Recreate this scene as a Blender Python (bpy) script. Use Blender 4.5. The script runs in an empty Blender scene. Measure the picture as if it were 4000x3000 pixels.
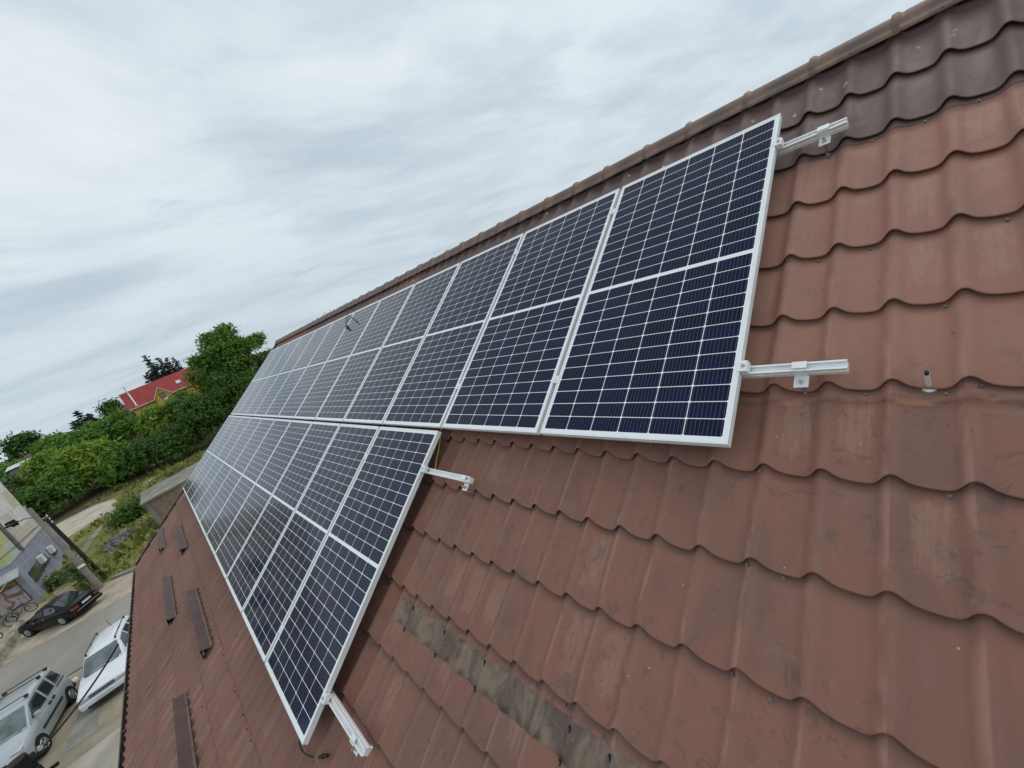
import bpy, math, random
import numpy as np
from mathutils import Matrix, Vector, Euler

S = bpy.context.scene
COL = S.collection
R = math.radians
random.seed(7)
rng = np.random.default_rng(7)

# ------------------------------------------------------------------ camera, light, exposure
ROOF_PITCH = R(33)
Z0 = 8.8                                  # height of the roof-plane origin above the street
RW = Matrix(((0.66572028, 0.64288503, -0.37883419),
             (-0.04558163, -0.47170046, -0.88057992),
             (-0.74480791, 0.60348779, -0.28471682)))
cam_d = bpy.data.cameras.new('camera')
cam = bpy.data.objects.new('camera', cam_d)
COL.objects.link(cam)
m = Matrix((RW[0], -RW[1], -RW[2])).transposed().to_4x4()
m.translation = (0.6497409, -1.41280216, 0.99479881 + Z0)
cam.matrix_world = m
cam_d.sensor_width = 36.0
cam_d.lens = 1600.11 / 4000 * 36.0
cam_d.clip_start = 0.05
cam_d.clip_end = 3000
S.camera = cam

S.view_settings.view_transform = 'Standard'
S.view_settings.look = 'None'
S.view_settings.gamma = 1.0
S.view_settings.exposure = 0.0

SUN_EL, SUN_AZ = R(57), R(76)            # azimuth measured from +X towards +Y
sd = bpy.data.lights.new('sun', 'SUN')
sd.energy = 0.75
sd.angle = R(28)
sd.color = (1.0, 0.95, 0.88)
sun = bpy.data.objects.new('sun', sd)
COL.objects.link(sun)
sdir = Vector((math.cos(SUN_EL) * math.cos(SUN_AZ), math.cos(SUN_EL) * math.sin(SUN_AZ), math.sin(SUN_EL)))
sun.rotation_euler = sdir.to_track_quat('Z', 'Y').to_euler()


class NT:
    """small helper for writing node trees"""
    def __init__(s, tree):
        s.t = tree
        s.n = tree.nodes
        s.l = tree.links

    def node(s, typ, **kw):
        n = s.n.new(typ)
        for k, v in kw.items():
            setattr(n, k, v)
        return n

    def put(s, sock, v):
        if v is None:
            return
        if hasattr(v, 'is_linked'):
            s.l.new(v, sock)
        elif isinstance(v, (tuple, list)) and sock.type == 'RGBA' and len(v) == 3:
            sock.default_value = (*v, 1)
        else:
            sock.default_value = v

    def math(s, op, a, b=None, c=None, clamp=False):
        n = s.node('ShaderNodeMath', operation=op, use_clamp=clamp)
        for i, v in enumerate((a, b, c)):
            if v is not None:
                s.put(n.inputs[i], v)
        return n.outputs[0]

    def mix(s, f, a, b, mode='MIX'):
        n = s.node('ShaderNodeMix', data_type='RGBA', blend_type=mode)
        s.put(n.inputs[0], f)
        s.put(n.inputs[6], a)
        s.put(n.inputs[7], b)
        return n.outputs[2]

    def noise(s, co, scale, detail=4, rough=0.55, dist=0.0):
        n = s.node('ShaderNodeTexNoise')
        s.put(n.inputs['Vector'], co)
        n.inputs['Scale'].default_value = scale
        n.inputs['Detail'].default_value = detail
        n.inputs['Roughness'].default_value = rough
        n.inputs['Distortion'].default_value = dist
        return n.outputs['Fac']

    def step(s, v, lo, hi, a=0.0, b=1.0):
        n = s.node('ShaderNodeMapRange', interpolation_type='SMOOTHSTEP')
        s.put(n.inputs[0], v)
        n.inputs[1].default_value = lo
        n.inputs[2].default_value = hi
        n.inputs[3].default_value = a
        n.inputs[4].default_value = b
        return n.outputs[0]

    def mapping(s, co, scale=(1, 1, 1), loc=(0, 0, 0), rot=(0, 0, 0)):
        n = s.node('ShaderNodeMapping')
        s.put(n.inputs[0], co)
        n.inputs['Scale'].default_value = scale
        n.inputs['Location'].default_value = loc
        n.inputs['Rotation'].default_value = rot
        return n.outputs[0]

    def xyz(s, co):
        n = s.node('ShaderNodeSeparateXYZ')
        s.put(n.inputs[0], co)
        return n.outputs

    def comb(s, x, y, z):
        n = s.node('ShaderNodeCombineXYZ')
        for i, v in enumerate((x, y, z)):
            s.put(n.inputs[i], v)
        return n.outputs[0]


# ------------------------------------------------------------------ sky
w = bpy.data.worlds.new('World')
S.world = w
w.use_nodes = True
t = NT(w.node_tree)
t.n.clear()
out = t.node('ShaderNodeOutputWorld')
bg = t.node('ShaderNodeBackground')
bg.inputs['Strength'].default_value = 0.1
sky = t.node('ShaderNodeTexSky', sky_type='NISHITA')
sky.sun_disc = False
sky.sun_elevation = SUN_EL
sky.sun_rotation = R(90) - SUN_AZ
sky.air_density = 1.0
sky.dust_density = 2.0
co = t.node('ShaderNodeTexCoord').outputs['Generated']
x, y, z = t.xyz(co)
zz = t.math('ADD', t.math('MAXIMUM', z, 0.0), 0.13)
px = t.math('DIVIDE', x, zz)
py = t.math('DIVIDE', y, zz)
pv = t.comb(px, py, 0.0)
wn = t.node('ShaderNodeTexNoise')
t.put(wn.inputs['Vector'], pv)
wn.inputs['Scale'].default_value = 0.55
wn.inputs['Detail'].default_value = 3
wv = t.node('ShaderNodeVectorMath', operation='MULTIPLY_ADD')
t.put(wv.inputs[0], wn.outputs['Color'])
wv.inputs[1].default_value = (0.9, 0.9, 0)
t.put(wv.inputs[2], pv)
st = t.mapping(wv.outputs[0], scale=(1.0, 0.55, 1), rot=(0, 0, R(-18)))
c1 = t.noise(st, 1.15, 7, 0.54, 0.3)
c2 = t.noise(st, 3.4, 6, 0.58, 0.35)
cc = t.math('ADD', t.math('MULTIPLY', c1, 0.74), t.math('MULTIPLY', c2, 0.26))
bright = t.step(cc, 0.33, 0.61)
col = t.mix(bright, (5.3, 6.25, 7.05), (8.35, 9.05, 9.45))
hz = t.step(z, 0.02, 0.42)
col = t.mix(hz, t.mix(0.55, col, (5.1, 6.1, 7.05)), col)
patch = t.step(t.noise(st, 1.7, 5, 0.6, 0.4), 0.63, 0.74)
col = t.mix(t.math('MULTIPLY', patch, 0.35), col, (3.5, 5.0, 6.8))
col = t.mix(0.08, col, sky.outputs[0])
t.put(bg.inputs['Color'], col)
t.l.new(bg.outputs[0], out.inputs[0])


# ------------------------------------------------------------------ mesh builder
class MB:
    def __init__(s):
        s.v, s.f = [], []

    def add(s, verts, faces):
        b = len(s.v)
        s.v += [tuple(map(float, p)) for p in verts]
        s.f += [tuple(i + b for i in f) for f in faces]
        return s

    def box(s, c, d, rot=None):
        hx, hy, hz_ = d[0] / 2, d[1] / 2, d[2] / 2
        vs = [Vector((i * hx, j * hy, k * hz_)) for i in (-1, 1) for j in (-1, 1) for k in (-1, 1)]
        if rot is not None:
            e = rot.to_matrix() if isinstance(rot, Euler) else Euler(rot).to_matrix()
            vs = [e @ p for p in vs]
        vs = [p + Vector(c) for p in vs]
        return s.add(vs, [(0, 1, 3, 2), (4, 6, 7, 5), (0, 4, 5, 1), (2, 3, 7, 6), (0, 2, 6, 4), (1, 5, 7, 3)])

    def bb(s, a, b):
        return s.box([(a[i] + b[i]) / 2 for i in range(3)], [abs(b[i] - a[i]) for i in range(3)])

    def tube(s, p, q, r, r2=None, n=10, cap=True):
        p, q = Vector(p), Vector(q)
        r2 = r if r2 is None else r2
        d = (q - p).normalized()
        a = d.orthogonal().normalized()
        b = d.cross(a)
        vs = []
        for c, rr in ((p, r), (q, r2)):
            for i in range(n):
                an = 2 * math.pi * i / n
                vs.append(c + (a * math.cos(an) + b * math.sin(an)) * rr)
        fs = [(i, (i + 1) % n, n + (i + 1) % n, n + i) for i in range(n)]
        if cap:
            fs += [tuple(range(n))[::-1], tuple(range(n, 2 * n))]
        return s.add(vs, fs)

    def path(s, pts, r, n=6):
        pts = [Vector(p) for p in pts]
        rings = []
        up = Vector((0.13, 0.2, 1)).normalized()
        for i, p in enumerate(pts):
            d = (pts[min(i + 1, len(pts) - 1)] - pts[max(i - 1, 0)]).normalized()
            a = d.cross(up)
            if a.length < 1e-3:
                a = d.orthogonal()
            a.normalize()
            b = d.cross(a)
            rr = r[i] if isinstance(r, (list, tuple)) else r
            rings.append([p + (a * math.cos(2 * math.pi * k / n) + b * math.sin(2 * math.pi * k / n)) * rr for k in range(n)])
        return s.loft(rings, True, True)

    def loft(s, rings, closed=True, caps=True):
        n = len(rings[0])
        vs = [p for rg in rings for p in rg]
        fs = []
        for i in range(len(rings) - 1):
            for k in range(n if closed else n - 1):
                k2 = (k + 1) % n
                fs.append((i * n + k, i * n + k2, (i + 1) * n + k2, (i + 1) * n + k))
        if caps:
            fs.append(tuple(range(n))[::-1])
            o = (len(rings) - 1) * n
            fs.append(tuple(range(o, o + n)))
        return s.add(vs, fs)

    def extrude(s, poly, d):
        """closed 3D polygon pushed along vector d"""
        d = Vector(d)
        a = [Vector(p) for p in poly]
        return s.loft([a, [p + d for p in a]], True, True)

    def quad(s, *p):
        return s.add(p, [tuple(range(len(p)))])

    def torus(s, c, axis, R1, r, n=20, k=8):
        c = Vector(c)
        ax = Vector(axis).normalized()
        a = ax.orthogonal().normalized()
        b = ax.cross(a)
        vs, fs = [], []
        for i in range(n):
            th = 2 * math.pi * i / n
            d = a * math.cos(th) + b * math.sin(th)
            for j in range(k):
                ph = 2 * math.pi * j / k
                vs.append(c + d * (R1 + r * math.cos(ph)) + ax * (r * math.sin(ph)))
        for i in range(n):
            for j in range(k):
                fs.append((i * k + j, ((i + 1) % n) * k + j, ((i + 1) % n) * k + (j + 1) % k, i * k + (j + 1) % k))
        return s.add(vs, fs)

    def blob(s, c, rad, n=10, m_=7):
        vs, fs = [], []
        for i in range(m_ + 1):
            ph = math.pi * i / m_
            for j in range(n):
                th = 2 * math.pi * j / n
                vs.append((c[0] + rad[0] * math.sin(ph) * math.cos(th), c[1] + rad[1] * math.sin(ph) * math.sin(th), c[2] + rad[2] * math.cos(ph)))
        for i in range(m_):
            for j in range(n):
                fs.append((i * n + j, (i + 1) * n + j, (i + 1) * n + (j + 1) % n, i * n + (j + 1) % n))
        return s.add(vs, fs)

    def mesh(s, name, mat, smooth=False):
        me = bpy.data.meshes.new(name)
        me.from_pydata(s.v, [], s.f)
        me.validate()
        me.update()
        if mat:
            me.materials.append(mat)
        if smooth:
            me.polygons.foreach_set('use_smooth', [True] * len(me.polygons))
        return me

    def build(s, name, mat, parent=None, smooth=False, bevel=0.0, subsurf=0, fixn=True):
        me = s.mesh(name, mat, smooth)
        if fixn:
            import bmesh
            bm = bmesh.new()
            bm.from_mesh(me)
            bmesh.ops.recalc_face_normals(bm, faces=bm.faces)
            bm.to_mesh(me)
            bm.free()
        o = link(name, me, parent)
        if bevel:
            b = o.modifiers.new('bevel', 'BEVEL')
            b.width = bevel
            b.segments = 2
            b.limit_method = 'ANGLE'
            b.angle_limit = R(40)
        if subsurf:
            b = o.modifiers.new('subsurf', 'SUBSURF')
            b.levels = b.render_levels = subsurf
        return o


def link(name, data, parent=None):
    o = bpy.data.objects.new(name, data)
    COL.objects.link(o)
    if parent is not None:
        o.parent = parent
    return o


def tag(o, label=None, cat=None, group=None, kind=None):
    for k, v in (('label', label), ('category', cat), ('group', group), ('kind', kind)):
        if v:
            o[k] = v
    return o


def thing(name, label, cat, loc=(0, 0, 0), rot=(0, 0, 0), group=None):
    o = bpy.data.objects.new(name, None)
    COL.objects.link(o)
    o.location = loc
    o.rotation_euler = rot
    o.empty_display_size = 0.2
    return tag(o, label, cat, group)


def kids(o):
    return [c for c in bpy.data.objects if c.parent == o]


def dup(src, loc=None, rot=None, label=None, parent=None):
    c = src.copy()
    COL.objects.link(c)
    if parent is not None:
        c.parent = parent
    if loc is not None:
        c.location = loc
    if rot is not None:
        c.rotation_euler = rot
    if label:
        c['label'] = label
    for k in kids(src):
        dup(k, parent=c)
    return c


CP, SP = math.cos(ROOF_PITCH), math.sin(ROOF_PITCH)


def W(u, v, n):
    """roof coordinates (along ridge, up slope, out of the roof) to world"""
    return Vector((u, v * CP - n * SP, v * SP + n * CP + Z0))


RROT = (ROOF_PITCH, 0, 0)


# ------------------------------------------------------------------ materials
def mat(name, color, rough=0.6, metal=0.0, spec=0.4, vary=0.12, scale=3.0, bump=0.0, bscale=30.0, dark=None, coat=0.0):
    m_ = bpy.data.materials.new(name)
    m_.use_nodes = True
    t = NT(m_.node_tree)
    p = t.n['Principled BSDF']
    co = t.node('ShaderNodeTexCoord').outputs['Object']
    if vary:
        f = t.noise(co, scale, 6, 0.6, 0.2)
        d = dark or tuple(c * (1 - 2.2 * vary) for c in color)
        l = tuple(min(1, c * (1 + 1.2 * vary)) for c in color)
        c = t.mix(t.step(f, 0.3, 0.7), d, l)
        t.put(p.inputs['Base Color'], c)
    else:
        p.inputs['Base Color'].default_value = (*color, 1)
    p.inputs['Roughness'].default_value = rough
    p.inputs['Metallic'].default_value = metal
    p.inputs['Specular IOR Level'].default_value = spec
    p.inputs['Coat Weight'].default_value = coat
    p.inputs['Coat Roughness'].default_value = 0.05
    if bump:
        b = t.node('ShaderNodeBump')
        b.inputs['Strength'].default_value = bump
        b.inputs['Distance'].default_value = 0.02
        t.put(b.inputs['Height'], t.noise(co, bscale, 5))
        t.put(p.inputs['Normal'], b.outputs[0])
    return m_


M = {}
M['alu'] = mat('aluminium', (0.80, 0.82, 0.83), 0.35, 0.1, 0.5, 0.03, 8)
M['alu_side'] = mat('anodised_aluminium', (0.82, 0.83, 0.84), 0.38, 0.15, 0.5, 0.04, 8)
M['steel'] = mat('stainless_steel', (0.55, 0.54, 0.52), 0.3, 0.9, 0.5, 0.08, 30)
M['black'] = mat('black_plastic', (0.012, 0.012, 0.013), 0.45, 0, 0.4, 0.1)
M['rubber'] = mat('rubber', (0.018, 0.018, 0.018), 0.8, 0, 0.3, 0.15, 9)
M['yellow'] = mat('yellow_wire', (0.5, 0.42, 0.05), 0.5, 0, 0.4, 0)
M['backsheet'] = mat('backsheet', (0.5, 0.5, 0.5), 0.6)

PW, PH, PG = 1.038, 2.04, 0.028              # panel width, height, gap between panels


def roof_cover_material():
    m_ = bpy.data.materials.new('painted_metal_tile')
    m_.use_nodes = True
    t = NT(m_.node_tree)
    p = t.n['Principled BSDF']
    co = t.node('ShaderNodeTexCoord').outputs['Object']
    u, v, n = t.xyz(co)
    str_ = t.mapping(co, scale=(1, 0.5, 0.0))
    streak = t.mapping(co, scale=(1, 0.12, 0.0))
    A, B, Cc = (0.232, 0.110, 0.081), (0.176, 0.095, 0.077), (0.268, 0.141, 0.106)
    n1 = t.noise(str_, 3.1, 8, 0.62, 0.9)
    c = t.mix(t.math('MULTIPLY', t.step(n1, 0.45, 0.62), 0.7), A, B)
    n2 = t.noise(t.mapping(co, scale=(1, 0.6, 0), loc=(3.7, 1.1, 0)), 6.5, 8, 0.65, 1.2)
    c = t.mix(t.math('MULTIPLY', t.step(n2, 0.53, 0.60), 0.42), c, (0.200, 0.122, 0.100))
    n3 = t.noise(t.mapping(co, scale=(1, 0.7, 0), loc=(9.2, 4.0, 0)), 4.2, 9, 0.7, 1.4)
    c = t.mix(t.math('MULTIPLY', t.step(n3, 0.56, 0.68), 0.4), c, Cc)
    n4 = t.noise(streak, 24, 6, 0.7, 0.3)
    c = t.mix(t.math('MULTIPLY', t.step(n4, 0.58, 0.76), 0.14), c, (0.33, 0.20, 0.16))
    c = t.mix(t.math('MULTIPLY', t.step(n4, 0.42, 0.25), 0.14), c, (0.19, 0.115, 0.095))
    # scuffed, brushed and smudged single tiles
    s0 = t.math('FRACT', t.math('DIVIDE', t.math('ADD', v, 0.029), 0.3555))
    ph0 = t.math('FRACT', t.math('DIVIDE', t.math('SUBTRACT', u, 0.1), 0.1833))
    cell_ = t.node('ShaderNodeTexWhiteNoise', noise_dimensions='2D')
    t.put(cell_.inputs['Vector'], t.comb(t.math('FLOOR', t.math('DIVIDE', t.math('SUBTRACT', u, 0.1), 0.1833)), t.math('FLOOR', t.math('DIVIDE', t.math('ADD', v, 0.029), 0.3555)), 0.0))
    cr, cg, cbl = t.xyz(cell_.outputs['Color'])
    wob0 = t.noise(t.mapping(co, scale=(1, .35, 0)), 30, 6, 0.7, 0.6)
    ed = t.math('MULTIPLY', t.math('SUBTRACT', wob0, 0.5), 0.5)
    box = t.math('MULTIPLY', t.step(t.math('ABSOLUTE', t.math('ADD', t.math('SUBTRACT', ph0, 0.47), ed)), 0.27, 0.22), t.step(t.math('ABSOLUTE', t.math('ADD', t.math('SUBTRACT', s0, 0.5), ed)), 0.36, 0.28))
    brush = t.step(t.noise(t.mapping(co, scale=(1, .08, 0), rot=(0, 0, R(4))), 55, 5, 0.7, 0.2), 0.36, 0.62)
    scuff = t.math('MULTIPLY', t.math('MULTIPLY', box, t.math('GREATER_THAN', cr, 0.74)), t.math('MULTIPLY_ADD', brush, 0.55, 0.12))
    c = t.mix(t.math('MULTIPLY', scuff, 0.6), c, (0.33, 0.205, 0.152))
    sm0 = t.step(t.noise(t.mapping(co, scale=(1, .75, 0), loc=(2.2, 8.8, 0)), 12, 8, 0.68, 1.6), 0.55, 0.61)
    sm0 = t.math('MULTIPLY', sm0, t.step(t.noise(t.mapping(co, loc=(4, 4, 0)), 1.6, 3), 0.42, 0.58))
    c = t.mix(t.math('MULTIPLY', sm0, 0.6), c, (0.125, 0.082, 0.072))
    # patchy paler tone along the steep flank of each wave
    ph = t.math('FRACT', t.math('DIVIDE', t.math('SUBTRACT', u, 0.1), 0.1833))
    flank = t.math('MULTIPLY', t.step(ph, 0.78, 0.9), t.step(ph, 1.0, 0.95))
    wn = t.noise(t.mapping(co, scale=(1, 0.35, 0), loc=(1, 7, 0)), 9, 6, 0.65, 0.5)
    c = t.mix(t.math('MULTIPLY', flank, t.step(wn, 0.42, 0.6, 0.0, 0.55)), c, (0.36, 0.20, 0.155))
    crest = t.math('MULTIPLY', t.step(ph, 0.22, 0.05), t.step(wn, 0.58, 0.44, 0.0, 0.4))
    c = t.mix(crest, c, (0.21, 0.125, 0.102))
    # sheet to sheet tint
    sh = t.node('ShaderNodeTexWhiteNoise', noise_dimensions='2D')
    t.put(sh.inputs['Vector'], t.comb(t.math('FLOOR', t.math('DIVIDE', t.math('ADD', u, 0.72), 1.1)), t.math('FLOOR', t.math('DIVIDE', t.math('SUBTRACT', v, 0.258), 2.9)), 0.0))
    tint = t.math('MULTIPLY_ADD', sh.outputs['Value'], 0.22, 0.89)
    c = t.mix(1.0, c, t.comb(tint, tint, tint), 'MULTIPLY')
    # fresher red-brown sheets in the middle right, dark replacement sheets under the ridge
    mid = t.math('MULTIPLY', t.step(v, 0.2, 0.5), t.step(v, 1.70, 1.69))
    c = t.mix(t.math('MULTIPLY', mid, 0.55), c, t.mix(0.5, c, (0.40, 0.205, 0.150)))
    topm = t.math('GREATER_THAN', v, 1.699)
    redu = t.math('MULTIPLY', t.math('GREATER_THAN', u, -5.3), t.math('LESS_THAN', u, -4.62))
    redu = t.math('ADD', redu, t.math('LESS_THAN', u, -10.2), clamp=True)
    topm = t.math('MULTIPLY', topm, t.math('SUBTRACT', 1.0, redu))
    dn = t.noise(str_, 2.2, 6, 0.6, 0.4)
    dk = t.mix(t.step(dn, 0.35, 0.65), (0.108, 0.073, 0.066), (0.150, 0.106, 0.098))
    c = t.mix(t.math('MULTIPLY', topm, 0.94), c, dk)
    # scraped paint beside the sheet overlap
    ov = t.math('ABSOLUTE', t.math('SUBTRACT', v, 0.252))
    ovm = t.math('MULTIPLY', t.step(ov, 0.016, 0.003), t.step(t.noise(co, 7, 4, 0.6), 0.47, 0.58))
    ovm = t.math('MULTIPLY', ovm, t.math('GREATER_THAN', u, 0.05))
    c = t.mix(t.math('MULTIPLY', ovm, 0.7), c, (0.46, 0.23, 0.14))
    # patchy darker band in front of the course steps
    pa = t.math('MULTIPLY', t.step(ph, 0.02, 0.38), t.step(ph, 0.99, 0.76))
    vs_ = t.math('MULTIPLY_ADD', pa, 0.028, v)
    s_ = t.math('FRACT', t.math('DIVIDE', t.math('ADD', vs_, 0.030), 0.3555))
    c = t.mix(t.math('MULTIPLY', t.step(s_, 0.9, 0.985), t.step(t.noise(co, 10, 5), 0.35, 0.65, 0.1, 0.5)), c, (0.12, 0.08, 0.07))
    # specks, dots and droppings
    vo = t.node('ShaderNodeTexVoronoi')
    t.put(vo.inputs['Vector'], t.mapping(co, scale=(1, 0.8, 0)))
    vo.inputs['Scale'].default_value = 15
    dot = t.math('MULTIPLY', t.step(vo.outputs['Distance'], 0.05, 0.03), t.math('GREATER_THAN', t.xyz(vo.outputs['Color'])[0], 0.72))
    c = t.mix(t.math('MULTIPLY', dot, 0.8), c, (0.45, 0.39, 0.36))
    vo3 = t.node('ShaderNodeTexVoronoi')
    t.put(vo3.inputs['Vector'], t.mapping(co, scale=(1, 0.7, 0), loc=(5, 2, 0)))
    vo3.inputs['Scale'].default_value = 22
    dot3 = t.math('MULTIPLY', t.step(vo3.outputs['Distance'], 0.16, 0.08), t.math('GREATER_THAN', t.xyz(vo3.outputs['Color'])[1], 0.86))
    c = t.mix(t.math('MULTIPLY', dot3, 0.4), c, (0.085, 0.06, 0.055))
    wob = t.node('ShaderNodeVectorMath', operation='MULTIPLY_ADD')
    nn = t.node('ShaderNodeTexNoise')
    t.put(nn.inputs['Vector'], co)
    nn.inputs['Scale'].default_value = 45
    t.put(wob.inputs[0], nn.outputs['Color'])
    wob.inputs[1].default_value = (0.05, 0.05, 0)
    t.put(wob.inputs[2], t.mapping(co, scale=(1, 0.7, 0)))
    vo2 = t.node('ShaderNodeTexVoronoi')
    t.put(vo2.inputs['Vector'], wob.outputs[0])
    vo2.inputs['Scale'].default_value = 17
    drop = t.math('MULTIPLY', t.step(vo2.outputs['Distance'], 0.24, 0.12), t.math('GREATER_THAN', t.xyz(vo2.outputs['Color'])[0], 0.62))
    dr = t.math('MULTIPLY', t.step(v, 1.95, 2.15), t.step(t.noise(co, 3.0, 3), 0.44, 0.6))
    c = t.mix(t.math('MULTIPLY', t.math('MULTIPLY', drop, dr), 0.75), c, (0.55, 0.53, 0.51))
    gr_ = t.noise(t.mapping(co, scale=(1, .8, 0)), 260, 3, 0.7)
    gv = t.math('MULTIPLY_ADD', gr_, 0.5, 0.75)
    c = t.mix(1.0, c, t.comb(gv, gv, gv), 'MULTIPLY')
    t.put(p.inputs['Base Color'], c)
    t.put(p.inputs['Roughness'], t.step(n2, 0.3, 0.7, 0.5, 0.66))
    p.inputs['Specular IOR Level'].default_value = 0.22
    b = t.node('ShaderNodeBump')
    b.inputs['Strength'].default_value = 0.25
    b.inputs['Distance'].default_value = 0.004
    t.put(b.inputs['Height'], t.math('ADD', t.noise(co, 9, 4, 0.5, 0.5), t.math('MULTIPLY', t.noise(co, 420, 2), 0.05)))
    t.put(p.inputs['Normal'], b.outputs[0])
    return m_


M['tile'] = roof_cover_material()
M['ridge'] = mat('ridge_metal', (0.190, 0.115, 0.086), 0.55, 0, 0.35, 0.16, 6, 0.1, 40, dark=(0.12, 0.088, 0.075))
M['guard'] = mat('guard_metal', (0.075, 0.038, 0.030), 0.5, 0, 0.4, 0.14, 5, 0.06, 30)
M['gutter'] = mat('gutter_metal', (0.06, 0.042, 0.038), 0.4, 0, 0.45, 0.12, 4)


def tape_material():
    m_ = mat('bitumen_tape', (0.13, 0.118, 0.10), 0.75)
    t = NT(m_.node_tree)
    p = t.n['Principled BSDF']
    co = t.node('ShaderNodeTexCoord').outputs['Object']
    f = t.noise(t.mapping(co, scale=(1, 0.5, 0)), 9, 8, 0.65, 0.8)
    c = t.mix(t.step(f, 0.38, 0.62), (0.098, 0.070, 0.057), (0.200, 0.146, 0.108))
    f2 = t.noise(co, 38, 6, 0.7, 0.5)
    c = t.mix(t.math('MULTIPLY', t.step(f2, 0.55, 0.75), 0.5), c, (0.31, 0.25, 0.19))
    t.put(p.inputs['Base Color'], c)
    return m_


M['tape'] = tape_material()


def cell_material():
    """half-cut mono cells behind glass: dark cells, pale gaps, thin busbars (measured in metres on the laminate)"""
    m_ = bpy.data.materials.new('solar_glass')
    m_.use_nodes = True
    t = NT(m_.node_tree)
    p = t.n['Principled BSDF']
    x, y, z = t.xyz(t.node('ShaderNodeTexCoord').outputs['Object'])
    mx, my, mid = 0.024, 0.030, 0.022
    ncx, ncy = 6, 12
    pxw = (PW - 2 * mx) / ncx
    hh = (PH - 2 * my - mid) / 2
    pyw = hh / ncy
    gx, gy = 0.0038, 0.0035

    def cell(coord, pitch):
        fr = t.math('FRACT', t.math('DIVIDE', coord, pitch))
        return fr, t.math('MULTIPLY', t.math('SUBTRACT', 0.5, t.math('ABSOLUTE', t.math('SUBTRACT', fr, 0.5))), pitch)

    x1 = t.math('SUBTRACT', x, mx)
    frx, dx = cell(x1, pxw)
    up = t.math('GREATER_THAN', y, PH / 2)
    y1 = t.math('SUBTRACT', t.math('SUBTRACT', y, my), t.math('MULTIPLY', up, mid))
    fry, dy = cell(y1, pyw)
    inx = t.math('MULTIPLY', t.math('GREATER_THAN', x, mx), t.math('LESS_THAN', x, PW - mx))
    iny = t.math('MULTIPLY', t.math('GREATER_THAN', y, my), t.math('LESS_THAN', y, PH - my))
    notmid = t.math('GREATER_THAN', t.math('ABSOLUTE', t.math('SUBTRACT', y, PH / 2)), mid / 2)
    c_ = t.math('MULTIPLY', t.math('GREATER_THAN', dx, gx / 2), t.math('GREATER_THAN', dy, gy / 2))
    c_ = t.math('MULTIPLY', c_, t.math('GREATER_THAN', t.math('ADD', dx, dy), gx / 2 + gy / 2 + 0.0055))
    c_ = t.math('MULTIPLY', t.math('MULTIPLY', c_, notmid), t.math('MULTIPLY', inx, iny))
    # busbars
    bx = t.math('FRACT', t.math('MULTIPLY', frx, 9.0))
    bd = t.math('MULTIPLY', t.math('ABSOLUTE', t.math('SUBTRACT', bx, 0.5)), pxw / 9)
    bus = t.math('LESS_THAN', bd, 0.0005)
    # cell to cell tint
    ci = t.node('ShaderNodeTexWhiteNoise', noise_dimensions='3D')
    oi = t.node('ShaderNodeObjectInfo')
    t.put(ci.inputs['Vector'], t.comb(t.math('FLOOR', t.math('DIVIDE', x1, pxw)), t.math('FLOOR', t.math('DIVIDE', y1, pyw)), t.math('MULTIPLY', oi.outputs['Random'], 91.0)))
    cb = t.mix(ci.outputs['Value'], (0.0032, 0.0060, 0.025), (0.0046, 0.0098, 0.040))
    cb = t.mix(t.math('MULTIPLY', bus, 0.8), cb, (0.20, 0.21, 0.25))
    c = t.mix(c_, (0.82, 0.85, 0.86), cb)
    t.put(p.inputs['Base Color'], c)
    p.inputs['Roughness'].default_value = 0.09
    p.inputs['IOR'].default_value = 1.24
    p.inputs['Specular IOR Level'].default_value = 0.5
    return m_


M['cells'] = cell_material()

# ------------------------------------------------------------------ the house we stand on
U0, U1 = -13.45, 2.6                      # far and near end of the roof
VE, VR = -4.16, 2.50                      # eave and top edge of the sheets
LIP0, LIPP, WAVE0, WAVEP = -0.029, 0.3555, 0.100, 0.1833
PT = np.array([0, .05, .1, .2, .3, .42, .55, .64, .72, .78, .83, .87, .91, .95, 1.0])
PP = -np.array([0, .05, .2, .6, .82, .93, .985, 1.0, .97, .83, .58, .34, .14, .03, 0])
DEPTH = 0.031
LIPV = 0.027                             # the step edge runs lower in the valleys than on the crests


def pwave(u):
    tt = np.mod((np.asarray(u, float) - WAVE0) / WAVEP, 1.0)
    return np.interp(tt, PT, PP)


def dwave(s):
    return DEPTH * (0.80 + 0.20 * np.clip(1 - s / 0.35, 0, 1))


def hroof(u, v):
    s = ((v - LIP0) / LIPP) % 1.0
    return float(-0.10 - 0.027 * s + dwave(s) * pwave(u))


house = thing('house', 'brown metal-tiled house whose roof slope carries the solar panels', 'house', (0, 0, 0))


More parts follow.
